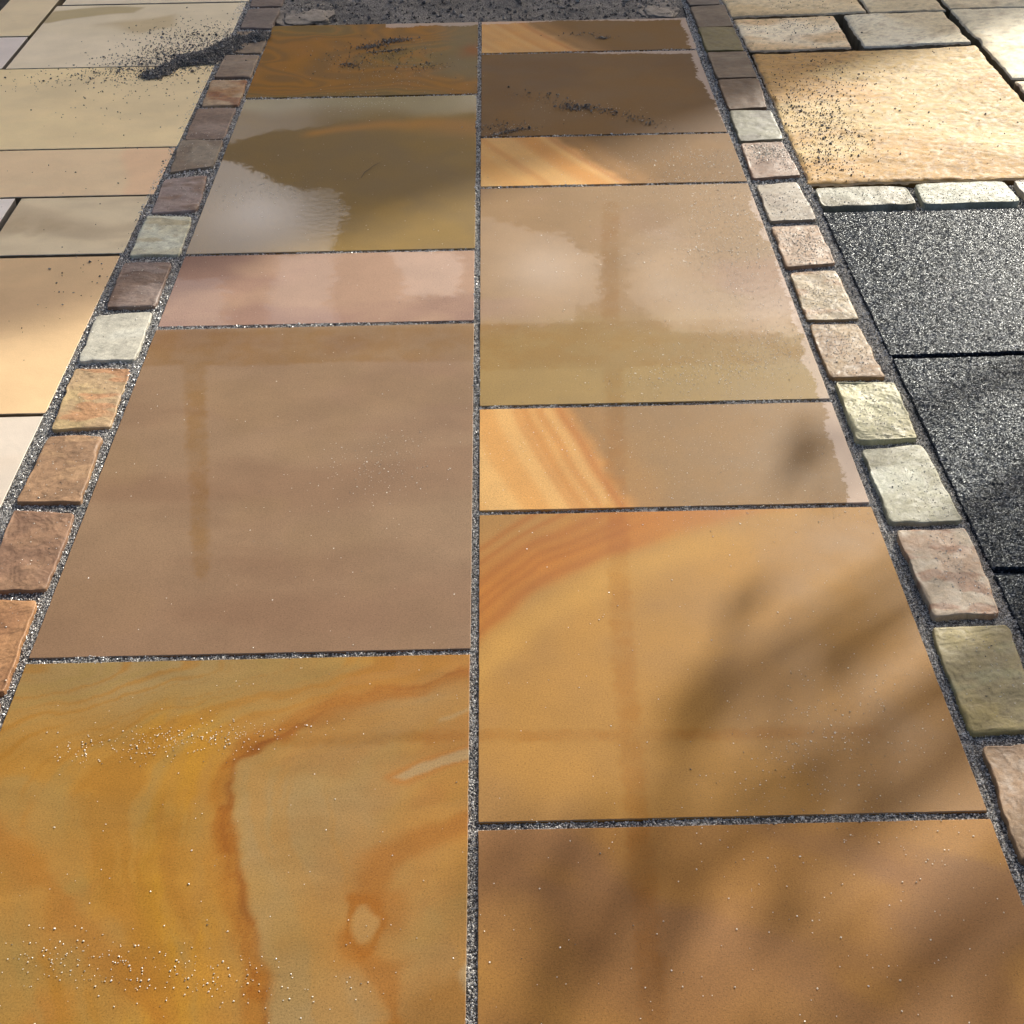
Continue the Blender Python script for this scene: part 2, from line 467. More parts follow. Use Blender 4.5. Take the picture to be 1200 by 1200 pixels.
S1 = [(0.288, 1.719), (0.258, 1.360), (0.243, 1.126), (0.235, 0.921), (0.212, 0.605), (0.197, 0.299), (0.192, 0.085), (0.189, -0.045), (0.182, -0.35)]
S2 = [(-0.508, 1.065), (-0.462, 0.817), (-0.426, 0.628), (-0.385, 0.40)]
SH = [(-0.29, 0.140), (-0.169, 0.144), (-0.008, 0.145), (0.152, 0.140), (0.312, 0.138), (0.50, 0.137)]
def dark_bands(X, Y):  # darker, more saturated strips running across the path slabs
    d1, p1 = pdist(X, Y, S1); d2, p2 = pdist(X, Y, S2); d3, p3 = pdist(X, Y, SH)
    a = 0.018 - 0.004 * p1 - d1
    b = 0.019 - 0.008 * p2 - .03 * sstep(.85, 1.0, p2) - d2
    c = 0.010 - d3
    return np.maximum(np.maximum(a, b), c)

def pack(X, col, wet=None, darker=None, dry=None, film=None):
    w, d, r = base_att(X)
    return {'Col': np.clip(col, 0.004, 0.92), 'wet': w if wet is None else wet, 'darker': d if darker is None else darker, 'dry': r if dry is None else dry, 'film': np.ones(X.shape) if film is None else film}

def warp(X, Y, a=0.02, f=6, s=0):
    return X + a * fbm(X, Y, f, 3, s), Y + a * fbm(X, Y, f, 3, s + 40)

def paint_swirl(X, Y):            # bottom left: honey stone with rust swirls
    x, y = warp(X, Y, 0.012, 8, 3)
    x, y = warp(x, y, 0.004, 34, 4)
    col = const(X, lin(182, 134, 58, K))
    col = mixc(col, lin(166, 132, 72, K), sstep(-.3, .5, fbm(x * .7, y * 1.5, 5, 4, 21)) * .8)
    col = mixc(col, lin(172, 118, 52, K), sstep(.0, .6, fbm(x * 1.2 - y * .5, y * .7, 7, 4, 22)) * .7)
    col = mixc(col, lin(162, 138, 92, K), sstep(0.10, 0.27, Y + .05 * fbm(x, y, 6, 3, 23)) * sstep(-0.15, -0.45, X) * .75)
    V1 = [(0.01, 0.274), (-0.065, 0.242), (-0.142, 0.221), (-0.206, 0.199), (-0.267, 0.159), (-0.298, 0.114), (-0.307, 0.059), (-0.292, -0.013), (-0.270, -0.080), (-0.254, -0.137), (-0.234, -0.191), (-0.221, -0.232), (-0.200, -0.300), (-0.17, -0.42), (-0.2, -0.62)]
    d1, p1 = pdist(x, y, V1)
    xv = np.interp(-y, [-v[1] for v in V1], [v[0] for v in V1])
    right = x - xv                                    # positive right of the big vein
    grey = lin(172, 144, 96, K)
    col = mixc(col, grey, sstep(0.0, 0.02, right) * sstep(0.32, 0.12, right) * sstep(.25, .2, y) * (0.5 + .6 * fbm(x, y, 7, 4, 33)).clip(0, .8))
    col = mixc(col, lin(188, 138, 70, K), sstep(-.05, .5, fbm(x * .8, y, 6, 4, 35)) * sstep(.01, .05, right) * .65)
    yel = lin(196, 142, 34, K)
    dy, _ = pdist(x, y, [(-0.374, 0.16), (-0.347, 0.033), (-0.335, -0.090), (-0.329, -0.199), (-0.348, -0.4)])
    ys = sstep(-.6, .5, fbm(x * 3, y * .5, 12, 4, 51))
    col = mixc(col, yel, np.exp(-(dy / 0.055) ** 2) * (.25 + .6 * ys))
    col = mixc(col, lin(164, 120, 44, K), np.exp(-((x + .385 + .02 * fbm(x, y, 6, 2, 8)) / .03) ** 2) * sstep(.15, .05, y) * ys * .55)
    flow = fbm(right * 1.0, y * .10, 34, 4, 57)
    fl = sstep(.0, -.03, right)
    col = mixc(col, lin(172, 118, 36, K), sstep(.1, .6, flow) * fl * .55)
    col = mixc(col, lin(164, 136, 76, K), sstep(-.1, -.6, flow) * fl * .45)
    fl2 = fbm(d1, y * .05, 46, 3, 58)
    col = mixc(col, lin(182, 136, 70, K), sstep(.05, .5, fl2) * sstep(.01, .03, right) * .5)
    rust = lin(168, 104, 28, K)
    wv = 0.013 + 0.008 * p1 + 0.007 * fbm(x, y, 22, 3, 60)
    col = mixc(col, lin(192, 134, 58, K), np.exp(-(d1 / (wv * 3.0)) ** 2) * .45 * sstep(.02, -.01, right))
    core = sstep(wv * 1.25, wv * .35, d1) * (.6 + .4 * sstep(-.3, .4, fbm(x * .6, y * 2, 24, 3, 61)))
    col = mixc(col, rust, core * .85)
    col = mixc(col, lin(146, 86, 24, K), np.exp(-((right - .009) / .0045) ** 2) * sstep(.24, .16, y) * (.3 + .5 * sstep(-.2, .4, fbm(x, y, 20, 3, 64))))
    col = mixc(col, lin(150, 88, 26, K), sstep(.35, .8, fbm(right * 1.4, y * .2, 60, 3, 66)) * core * .6)
    for pts, w, g in (([(0.01, 0.008), (-0.056, -0.020), (-0.100, -0.041), (-0.114, -0.073), (-0.118, -0.096)], .016, .6),
                   ([(-0.130, -0.152), (-0.106, -0.168), (-0.087, -0.195), (-0.077, -0.236), (-0.066, -0.303), (-0.08, -0.5)], .011, .55),
                   ([(-0.56, -0.0), (-0.480, -0.062), (-0.433, -0.116), (-0.401, -0.155), (-0.363, -0.208), (-0.320, -0.268), (-0.25, -0.4)], .018, .32)):
        d, p = pdist(x, y, pts)
        w = w * (1 + .6 * fbm(x, y, 20, 2, 63))
        col = mixc(col, lin(188, 130, 56, K), np.exp(-(d / (2.6 * w)) ** 2) * .45)
        col = mixc(col, rust, sstep(w * 1.4, w * .3, d) * g)
    # ringed pale eye
    q = np.hypot((x + 0.116) / 0.0165, (y + 0.127) / 0.023) * (1 + .22 * fbm(x, y, 30, 2, 81))
    q2 = np.hypot((x + 0.096) / 0.045, (y + 0.106) / 0.034) * (1 + .2 * fbm(x, y, 24, 2, 82))
    col = mixc(col, rust, np.clip(np.exp(-((q - 1.2) / .22) ** 2) * 1.0 + .55 * sstep(1.1, .5, q2), 0, 1) * .8)
    col = mixc(col, lin(186, 144, 84, K), sstep(1.05, .7, q) * .85)
    # pale tongue with a thin rust outline
    sd = psdf(x, y, [(0.02, 0.105), (-0.039, 0.093), (-0.080, 0.072), (-0.099, 0.081), (-0.071, 0.100), (0.02, 0.140)])
    col = mixc(col, lin(180, 118, 50, K), np.exp(-(sd / .005) ** 2) * .7)
    col = mixc(col, lin(180, 150, 104, K), sstep(0, .005, sd) * .85)
    sd = psdf(x, y, [(0.0, 0.19), (-0.05, 0.168), (-0.05, 0.178), (0.0, 0.205)])
    col = mixc(col, lin(178, 148, 100, K), sstep(-.002, .006, sd) * .75)
    sd = psdf(x, y, [(0.0, -0.14), (-0.018, -0.2), (-0.01, -0.225), (0.0, -0.23)])
    col = mixc(col, lin(182, 156, 112, K), sstep(-.001, .006, sd) * .7)
    col *= (1 + .05 * fbm(x * .4, y * 2, 30, 3, 70))[:, None]
    return pack(X, col, darker=dark_bands(X, Y))

def paint_brown(X, Y):            # big plain brown slab
    x, y = warp(X, Y, .02, 4, 5)
    col = mixc(const(X, lin(164, 134, 104, K)), lin(154, 122, 94, K), sstep(-.6, .6, fbm(x * .5, y * 2.2, 4.5, 4, 91)))
    col = mixc(col, lin(160, 130, 96, K), sstep(0, .7, fbm(x, y, 6, 3, 92)) * .5)
    col = mixc(col, lin(148, 114, 88, K), sstep(.62, .32, Y) * .5)
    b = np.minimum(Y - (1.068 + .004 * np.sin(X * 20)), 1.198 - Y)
    dm = np.maximum(dark_bands(X, Y), np.minimum(b, .03))
    return pack(X, col, darker=dm)

def paint_pink(X, Y):
    x, y = warp(X, Y, .02, 5, 6)
    col = mixc(const(X, lin(192, 156, 130, K)), lin(172, 136, 118, K), sstep(-.5, .6, fbm(x, y * 1.6, 5, 4, 101)))
    w = np.maximum(psdf(X, Y, [(-0.42, 1.51), (-0.30, 1.51), (-0.27, 1.21), (-0.41, 1.21)]), psdf(X, Y, [(-0.185, 1.512), (-0.03, 1.512), (-0.03, 1.31), (-0.150, 1.315)]))
    w = np.maximum(w, psdf(X, Y, [(-.62, 1.41), (-.5, 1.42), (-.46, 1.2), (-.62, 1.2)])) + .016 * fbm(X, Y, 10, 3, 9)
    return pack(X, col, wet=w, film=np.full(X.shape, .28))

def paint_olive(X, Y):
    x, y = warp(X, Y, .03, 4, 7)
    col = mixc(const(X, lin(168, 136, 70, K * .92)), lin(156, 128, 76, K * .92), sstep(-.5, .5, fbm(x, y, 4, 4, 111)))
    d, p = pdist(x, y, [(-0.40, 2.17), (-0.234, 2.20), (-0.10, 2.19), (0.02, 2.16)])
    col = mixc(col, lin(206, 146, 62, K), np.exp(-(d / (.02 + .03 * p)) ** 2) * .7)
    col = mixc(col, lin(200, 190, 150, K), sstep(2.25, 2.36, Y + .04 * fbm(x, y, 5, 2, 4)) * .6)
    w = psdf(X, Y, [(-0.64, 2.02), (-0.599, 2.011), (-0.515, 1.946), (-0.448, 1.885), (-0.336, 1.818), (-0.30, 1.75), (-0.300, 1.50), (-0.64, 1.50)])
    w = np.maximum(w, psdf(X, Y, [(-.64, 2.45), (0.02, 2.45), (0.02, 2.29), (-0.301, 2.262), (-0.539, 2.15), (-0.64, 2.08)]))
    w = w + .02 * fbm(X, Y, 9, 3, 44)
    return pack(X, col, wet=w, film=np.where(Y > 2.05, .30, .55 + .45 * np.exp(-(((X + .47) / .12) ** 2 + ((Y - 1.72) / .13) ** 2))))

def paint_rust(X, Y):
    x, y = warp(X, Y, .06, 3.5, 8)
    x2, y2 = warp(x, y, .025, 8, 18)
    n = fbm(x2 * .8, y2 * 1.2, 3.6, 2, 121)
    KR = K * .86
    col = mixc(const(X, lin(164, 130, 56, KR)), lin(186, 128, 32, KR), sstep(-.3, .4, n))
    band = np.abs(np.sin(n * 9 + y2 * 6))
    col = mixc(col, lin(202, 134, 34, KR), sstep(.5, 0, band) * .6)
    col = mixc(col, lin(132, 104, 52, KR), sstep(.5, 1, band) * .45)
    gz = sstep(-.22, -.08, x2) * sstep(2.52, 2.62, y2)
    col = mixc(col, lin(150, 130, 84, KR), gz * .85)
    col = mixc(col, lin(176, 100, 24, KR), np.exp(-(((x2 + .04) / .05) ** 2 + ((y2 - 2.8) / .06) ** 2)) * .7)
    dry = Y - 2.998 + .022 * fbm(X, Y, 6, 2, 9)
    return pack(X, col, dry=np.where(X > -.28, dry, -.1))

def stripes(X, Y, a, b, seed):
    """bedding stripes parallel to the line a-b, coordinate across them in metres"""
    dx, dy = b[0] - a[0], b[1] - a[1]; l = math.hypot(dx, dy)
    return ((X - a[0]) * dy - (Y - a[1]) * dx) / l

def dry_edge(X, Y):
    e = 0.600 - X
    return 0.018 + .02 * fbm(X * 0, Y, 9, 3, 77) - e

def paint_r0(X, Y):
    x, y = warp(X, Y, .03, 3, 9)
    col = mixc(const(X, lin(184, 134, 64, K)), lin(168, 120, 68, K), sstep(-.5, .4, fbm(x * .8 + y * .5, y, 4, 4, 131)))
    col = mixc(col, lin(160, 116, 74, K), sstep(-.2, -.02, Y + .05 * fbm(x, y, 4, 2, 3)) * .7)
    col = mixc(col, lin(198, 142, 62, K), sstep(.1, .6, fbm(x * .5 + y * .8, x * .3 - y * .5, 7, 3, 133)) * .6)
    return pack(X, col, darker=dark_bands(X, Y))

def paint_r1(X, Y):
    x, y = warp(X, Y, .012, 5, 10)
    col = mixc(const(X, lin(192, 142, 68, K)), lin(176, 132, 74, K), sstep(-.4, .6, fbm(x, y, 4, 4, 141)))
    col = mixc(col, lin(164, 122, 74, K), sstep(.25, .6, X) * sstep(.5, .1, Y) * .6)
    B = [(-0.05, 0.23), (-0.003, 0.302), (0.098, 0.423), (0.201, 0.497), (0.307, 0.554), (0.443, 0.606), (.55, .63)]
    d, p = pdist(x, y, B)
    xb = np.interp(x, [q[0] for q in B], [q[1] for q in B])
    up = y - xb                                      # above the band
    col = mixc(col, lin(196, 124, 44, K), np.exp(-((d - .045) / .075) ** 2) * sstep(-.02, .012, up) * .95)
    for off, w in ((.012, .010), (.040, .006), (.058, .007), (.085, .010), (.12, .006), (.15, .008)):
        col = mixc(col, lin(172, 102, 36, K), np.exp(-((up * .75 - off) / w) ** 2) * sstep(.36, .10, X + .03 * fbm(X, Y, 9, 2, 4)) * .6)
    col = mixc(col, lin(208, 158, 78, K), np.exp(-((up + .05) / .035) ** 2) * sstep(.5, .25, X) * .75)
    return pack(X, col, darker=dark_bands(X, Y))

def paint_stripe(a, b, ks, c_base, seed, dry_fn=None, bandf=None):
    def f(X, Y):
        K_ = K * ks
        x, y = warp(X, Y, .006, 6, seed)
        s = stripes(x, y, a, b, seed)                # <0 left of the line a-b
        col = mixc(const(X, c_base), c_base * np.array([.9, .9, .92]), sstep(-.5, .5, fbm(x, y, 5, 4, seed + 2)))
        o = mixc(const(X, lin(222, 158, 80, K_)), lin(232, 180, 108, K_), sstep(-.6, .6, fbm(s * 1.0, s * 0, 22, 3, seed + 3)))
        lines = fbm(s, s * 0 + .3, 42, 3, seed + 4)
        o = mixc(o, lin(206, 134, 58, K_), sstep(.0, .8, lines) * .6)
        o = mixc(o, lin(236, 188, 116, K_), sstep(-.08, -.22, s) * .5)
        t = sstep(.022, -.02, s + .008 * fbm(x, y, 30, 3, seed + 6))
        col = mixc(col, o, t)
        col = mixc(col, lin(190, 112, 44, K_), np.exp(-((s + .018) / .008) ** 2) * .5)
        col = mixc(col, lin(184, 134, 72, K_), np.exp(-((s - .03) / .03) ** 2) * .5)
        return pack(X, col, dry=None if dry_fn is None else dry_fn(X, Y), darker=None if bandf is None else bandf(X, Y))
    return f

def paint_r3(X, Y):
    x, y = warp(X, Y, .04, 4, 12)
    col = mixc(const(X, lin(168, 134, 92, K)), lin(168, 132, 102, K), sstep(-.4, .5, fbm(x, y, 3.5, 4, 151)))
    col = mixc(col, lin(168, 138, 78, K), sstep(1.28, 1.1, Y + .04 * fbm(x, y, 4, 2, 2)) * .9)
    w = psdf(X, Y, [(-0.01, 1.67), (0.106, 1.618), (0.185, 1.565), (0.246, 1.473), (0.230, 1.291), (0.175, 1.195), (0.064, 1.208), (-0.01, 1.212)])
    w2 = psdf(X, Y, [(0.302, 1.509), (0.358, 1.596), (0.496, 1.687), (0.62, 1.726), (0.64, 1.343), (0.581, 1.143), (0.347, 1.155), (0.279, 1.289)])
    d1, p1 = pdist(X, Y, S1)
    w = w + .016 * fbm(X, Y, 12, 3, 5); w2 = w2 + .016 * fbm(X, Y, 12, 3, 6)
    film = np.where(X < .26, .12 + .26 * np.exp(-(((X - .13) / .08) ** 2 + ((Y - 1.42) / .11) ** 2)), (.09 + .05 * sstep(0, .08, w2) + .05 * fbm(X, Y, 8, 2, 7))).clip(0, 1)
    w = np.minimum(np.maximum(w, w2), d1 - .016)
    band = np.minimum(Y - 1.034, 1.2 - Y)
    return pack(X, col, wet=w, film=film, darker=np.maximum(dark_bands(X, Y), np.minimum(band, .012)), dry=np.where((Y < 1.26), dry_edge(X, Y), dry_edge(X, Y) - .014))

def paint_r5(X, Y):
    x, y = warp(X, Y, .04, 3, 13)
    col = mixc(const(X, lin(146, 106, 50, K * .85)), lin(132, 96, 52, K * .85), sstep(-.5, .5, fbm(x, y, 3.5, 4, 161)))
    dry = np.maximum(Y - 2.715 + .02 * fbm(X, Y * 0, 5, 3, 6), (X - .592) + .012 * fbm(X * 0, Y, 8, 2, 7))
    return pack(X, col, dry=dry)

R = lambda x0, y0, x1, y1: [(x0, y0), (x1, y0), (x1, y1), (x0, y1)]
N = 'paving_slab'
slab(path, N, 'honey sandstone slab with rust swirls and a ringed pale eye', R(-.604, -.605, -.0085, .2955), M_SAWN, paint_swirl, .004, seed=1)
slab(path, N, 'large plain brown slab left of the long joint', R(-.6035, .3055, -.0075, 1.2045), M_SAWN, paint_brown, .006, seed=2)
slab(path, N, 'narrow pinkish slab left of the long joint', R(-.603, 1.216, -.008, 1.5115), M_SAWN, paint_pink, .008, seed=3)
slab(path, N, 'olive tan slab with a bright wet reflection at its left', R(-.604, 1.5205, -.007, 2.410), M_SAWN, paint_olive, .008, seed=4)
slab(path, N, 'dark rust marbled slab at the far left end of the path', R(-.606, 2.420, -.005, 3.012), M_SAWN, paint_rust, .007, seed=5)
slab(path, N, 'nearest amber brown slab right of the long joint', R(.003, -.605, .602, -.006), M_SAWN, paint_r0, .007, seed=6)
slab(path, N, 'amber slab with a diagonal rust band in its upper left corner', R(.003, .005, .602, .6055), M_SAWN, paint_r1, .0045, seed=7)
slab(path, N, 'narrow slab with bright orange stripes, nearest of the striped ones', R(.003, .6155, .602, .904), M_SAWN,
     paint_stripe((0.242, 0.611), (0.153, 0.911), 1.0, lin(162, 126, 80, K), 21, dry_edge, dark_bands), .005, seed=8)
slab(path, N, 'large pinkish tan slab with two pale wet patches', R(.003, .915, .602, 1.820), M_SAWN, paint_r3, .007, seed=9)
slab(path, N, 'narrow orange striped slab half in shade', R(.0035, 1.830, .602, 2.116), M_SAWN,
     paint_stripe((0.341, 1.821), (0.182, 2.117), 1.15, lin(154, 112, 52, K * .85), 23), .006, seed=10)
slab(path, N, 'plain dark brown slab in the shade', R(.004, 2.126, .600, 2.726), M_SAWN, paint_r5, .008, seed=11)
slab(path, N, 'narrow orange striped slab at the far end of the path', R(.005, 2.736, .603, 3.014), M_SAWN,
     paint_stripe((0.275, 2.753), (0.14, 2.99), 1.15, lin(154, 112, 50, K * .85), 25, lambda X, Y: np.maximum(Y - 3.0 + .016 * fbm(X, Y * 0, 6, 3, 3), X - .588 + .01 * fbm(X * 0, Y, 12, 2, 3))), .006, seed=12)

# ------------------------------------------------------------------ cream patio slabs on the left
KP = 1.2
def paint_cream(c1, c2, seed, c3=None, f=4, extra=None):
    def p(X, Y):
        x, y = warp(X, Y, .05, 3, seed)
        col = mixc(const(X, np.asarray(c1)), np.asarray(c2), sstep(-.5, .6, fbm(x * .6, y * 1.4, f, 4, seed + 1)))
        if c3 is not None: col = mixc(col, np.asarray(c3), sstep(.1, .7, fbm(x, y, f * .8, 4, seed + 5)) * .7)
        if extra: col = extra(col, X, Y, x, y)
        return {'Col': np.clip(col, .004, .92)}
    return p
def ex_a1(col, X, Y, x, y):
    sd = psdf(x, y, [(-1.30, 3.24), (-1.08, 3.25), (-1.10, 3.16), (-1.26, 3.10), (-1.31, 3.1)])
    col = mixc(col, lin(172, 155, 112, KP), sstep(-.01, .01, sd) * .9)
    sd = psdf(x, y, [(-1.15, 3.06), (-.95, 3.16), (-.9, 3.05), (-.98, 2.98)])
    return mixc(col, lin(186, 166, 124, KP), sstep(-.02, .02, sd) * .8)
def ex_a3(col, X, Y, x, y):
    return mixc(col, lin(226, 180, 140, KP), sstep(-.80, -.775, x + .1 * (Y - 2)) * .45)
pl = lambda x0, y0, x1, y1: R(x0, y0, x1, y1)
slab(patio, N, 'cream slab with a grey brown moist stain behind the sand heap', pl(-1.298, 2.686, -.718, 3.252), M_PATIO, paint_cream(lin(222, 208, 178, KP), lin(212, 198, 166, KP), 31, extra=ex_a1), .01, seed=31, side=.22)
slab(patio, N, 'plain pale yellow slab under the edge of the sand heap', pl(-1.63, 2.104, -.725, 2.679), M_PATIO, paint_cream(lin(228, 206, 158, KP), lin(218, 198, 154, KP), 32), .01, seed=32, side=.22)
slab(patio, N, 'narrow peach slab in the shaded patio', pl(-1.63, 1.826, -.7275, 2.098), M_PATIO, paint_cream(lin(226, 204, 164, KP), lin(220, 194, 154, KP), 33, extra=ex_a3), .01, seed=33, side=.22)
slab(patio, N, 'small grey cream slab mottled brown, beside the pale sett', pl(-1.020, 1.532, -.7345, 1.817), M_PATIO, paint_cream(lin(212, 196, 162, KP), lin(190, 172, 140, KP), 34, lin(176, 156, 122, KP), 7), .008, seed=34, side=.22)
slab(patio, N, 'pale grey white slab at the left edge of the photo', pl(-1.63, 1.532, -1.034, 1.817), M_PATIO, paint_cream(lin(228, 220, 210, KP), lin(216, 206, 194, KP), 35), .012, seed=35, side=.22)
slab(patio, N, 'warm peach slab half in sunlight', pl(-1.33, .922, -.738, 1.520), M_PATIO, paint_cream(lin(240, 204, 154, .84), lin(232, 196, 148, .84), 36), .009, seed=36, side=.22)
slab(patio, N, 'sunlit off white slab at the left edge below the peach slab', pl(-1.33, .31, -.739, .912), M_PATIO, paint_cream(lin(232, 218, 200, .78), lin(226, 208, 186, .78), 37), .01, seed=37, side=.22)
slab(patio, N, 'far cream slab at the top edge left of the setts', pl(-1.285, 3.262, -.712, 3.84), M_PATIO, paint_cream(lin(222, 208, 178, KP), lin(214, 200, 168, KP), 38), .015, seed=38, side=.22)
slab(patio, N, 'cream slab in the upper left corner of the photo', pl(-1.462, 2.968, -1.3085, 3.56), M_PATIO, paint_cream(lin(226, 208, 166, KP), lin(216, 198, 160, KP), 39), .015, seed=39, side=.22)
slab(patio, N, 'pale lilac white slab below the upper left corner slab', pl(-1.63, 2.686, -1.3095, 2.957), M_PATIO, paint_cream(lin(222, 212, 204, KP), lin(212, 202, 192, KP), 40), .015, seed=40, side=.22)
for i, (x0, y0, x1, y1) in enumerate([(-1.93, .31, -1.342, .912), (-1.93, .922, -1.342, 1.520), (-1.93, 1.532, -1.64, 2.098), (-2.24, 2.104, -1.64, 2.679), (-1.33, -.29, -.739, .30), (-1.93, -.29, -1.342, .30)]):
    slab(patio, N, None, pl(x0, y0, x1, y1), M_PATIO, paint_cream(lin(228, 208, 168, KP), lin(220, 196, 156, KP), 60 + i), .03, seed=60 + i, side=.22)

# ------------------------------------------------------------------ riven buff paving, upper right
def riven_relief(seed, amp=1.0):
    def f(X, Y, edge):
        n1 = fbm(X * .8, Y * 1.3, 5.5, 5, seed)
        q = n1 * 5; fr = q - np.floor(q)
        ter = (np.floor(q) + sstep(.90, 1.0, fr)) / 5
        m2 = fbm(X * .8 + Y * .3, Y * 1.5, 11, 4, seed + 21) * 3; ter = ter + .35 * (np.floor(m2) + sstep(.9, 1., m2 - np.floor(m2))) / 3
        return amp * (.0030 * ter + .0004 * fbm(X, Y, 30, 3, seed + 3)) * sstep(0, .01, edge) - .004 * (1 - sstep(0, .012, edge)) * (1 + .6 * fbm(X, Y, 25, 2, seed + 6))
    return f
def paint_riven(c1, c2, c3, seed):
    def p(X, Y):
        x, y = warp(X, Y, .05, 4, seed)
        col = mixc(const(X, c1), c2, sstep(-.5, .5, fbm(x * .7, y * 1.2, 4, 4, seed + 1)))
        col = mixc(col, c3, sstep(.0, .45, fbm(x * .6, y * 1.3, 3.2, 4, seed + 2)) * .9)
        n1 = fbm(X * .8, Y * 1.3, 5.5, 5, seed); q = n1 * 5; fr = q - np.floor(q)
        crack = sstep(.80, .97, fr) * sstep(-.1, .5, fbm(X, Y, 12, 2, seed + 8) + .2)
        m2 = fbm(X * .8 + Y * .3, Y * 1.5, 11, 4, seed + 21); f2 = m2 * 3 - np.floor(m2 * 3)
        crack = np.maximum(crack, sstep(.88, .98, f2) * sstep(.0, .4, fbm(X, Y, 8, 2, seed + 9)) * .8)
        col = col * (1 - .42 * crack)[:, None]
        col = mixc(col, lin(120, 88, 56), sstep(.35, .75, fbm(X, Y, 55, 3, seed + 30)) * .35)
        return {'Col': np.clip(col, .004, .9)}
    return p
def rv(label, c, c1, c2, c3, seed, res=.008, amp=1.0):
    slab(pave_r, N, label, c, M_RIVEN, paint_riven(lin(*c1, KP), lin(*c2, KP), lin(*c3, KP), seed), res, .06, .002, .004, riven_relief(seed, amp), .004, 22, seed, side=.22)
rv('large riven buff slab flecked with dark grit', [(.735, 1.806), (1.62, 1.822), (1.375, 2.70), (.747, 2.682)][0:1] + [(1.372, 1.818), (1.372, 2.716), (.747, 2.680)], (186, 160, 110), (172, 144, 90), (168, 130, 72), 41, .004)
rv('small pale riven slab next to the far setts', [(.745, 2.708), (1.033, 2.733), (1.040, 3.010), (.741, 2.996)], (226, 214, 186), (214, 196, 158), (200, 172, 128), 42)
rv('small pale green grey slab between dark open joints', [(1.067, 2.732), (1.369, 2.746), (1.369, 3.032), (1.070, 3.013)], (214, 208, 184), (206, 196, 166), (196, 182, 148), 43)
rv('pale riven slab at the top edge right of the setts', [(.738, 3.018), (1.146, 3.036), (1.122, 3.6), (.738, 3.6)], (216, 204, 172), (206, 190, 154), (194, 172, 130), 44, .012)
rv('grey buff slab at the top edge of the photo', [(1.153, 3.037), (1.379, 3.044), (1.379, 3.6), (1.129, 3.6)], (208, 200, 172), (200, 188, 156), (190, 176, 142), 45, .012)
rv('tall grey buff slab at the top right behind a wide open joint', [(1.392, 2.456), (1.99, 2.456), (1.99, 3.046), (1.392, 3.046)], (206, 198, 170), (198, 186, 154), (188, 172, 136), 46, .012)
rv('pale slab at the right edge below the tall grey buff slab', [(1.393, 1.818), (1.99, 1.818), (1.99, 2.430), (1.393, 2.430)], (222, 210, 188), (214, 198, 166), (204, 184, 148), 47, .012)
rv(None, [(1.392, 3.058), (1.99, 3.058), (1.99, 3.6), (1.392, 3.6)], (206, 198, 170), (198, 186, 154), (188, 172, 136), 48, .02)

# ------------------------------------------------------------------ black slabs on the right
def gran_relief(seed):
    return lambda X, Y, e: .0005 * fbm(X, Y, 120, 3, seed) + (.0003 if seed == 51 else .0007) * fbm(X * .5, Y * 1.6, 50, 3, seed + 2)
pg = lambda X, Y: {'Col': const(X, np.array([.03, .03, .03]))}
def dk(label, c, seed, res=.003):
    slab(pave_d, N, label, c, M_GRAN, pg, res, .03, -.001, .0025, gran_relief(seed), .0015, 30, seed)
dk('black stone slab glittering in the sun below the long setts', [(.737, 1.056), (1.34, 1.064), (1.34, 1.664), (.737, 1.660)], 51)
dk('black stone slab in the middle of the right edge', [(.738, .452), (1.34, .452), (1.34, 1.050), (.738, 1.046)], 52)
dk('lowest black stone slab at the right edge', [(.739, -.15), (1.34, -.15), (1.34, .446), (.739, .440)], 53, .006)
dk(None, [(1.35, 1.064), (1.95, 1.064), (1.95, 1.664), (1.35, 1.664)], 54, .02)
dk(None, [(1.35, .452), (1.95, .452), (1.95, 1.056), (1.35, 1.056)], 55, .02)

# ------------------------------------------------------------------ setts
LS = [[(-0.700, 3.345), (-0.600, 3.338), (-0.605, 3.198), (-0.699, 3.196)], [(-0.700, 3.179), (-0.608, 3.182), (-0.608, 2.985), (-0.700, 2.991)],
      [(-0.703, 2.967), (-0.611, 2.962), (-0.610, 2.767), (-0.706, 2.773)], [(-0.706, 2.752), (-0.614, 2.753), (-0.612, 2.568), (-0.708, 2.573)],
      [(-0.713, 2.554), (-0.617, 2.548), (-0.615, 2.360), (-0.706, 2.359)], [(-0.716, 2.342), (-0.618, 2.339), (-0.621, 2.146), (-0.711, 2.143)],
      [(-0.718, 2.127), (-0.619, 2.127), (-0.621, 1.972), (-0.712, 1.937)], [(-0.717, 1.903), (-0.623, 1.922), (-0.615, 1.732), (-0.711, 1.719)],
      [(-0.718, 1.707), (-0.622, 1.698), (-0.617, 1.517), (-0.715, 1.513)], [(-0.717, 1.475), (-0.625, 1.474), (-0.621, 1.290), (-0.714, 1.289)],
      [(-0.724, 1.254), (-0.623, 1.268), (-0.620, 1.092), (-0.719, 1.086)], [(-0.721, 1.064), (-0.622, 1.062), (-0.617, 0.872), (-0.711, 0.865)],
      [(-0.710, 0.842), (-0.623, 0.841), (-0.616, 0.656), (-0.714, 0.657)], [(-0.714, 0.637), (-0.618, 0.627), (-0.616, 0.448), (-0.700, 0.443)],
      [(-0.706, 0.425), (-0.622, 0.421), (-0.617, 0.240), (-0.701, 0.238)], [(-0.704, 0.221), (-0.618, 0.223), (-0.614, 0.028), (-0.704, 0.028)],
      [(-0.704, 0.008), (-0.618, 0.008), (-0.614, -0.19), (-0.704, -0.19)], [(-0.704, -0.21), (-0.618, -0.21), (-0.614, -0.40), (-0.704, -0.40)]]
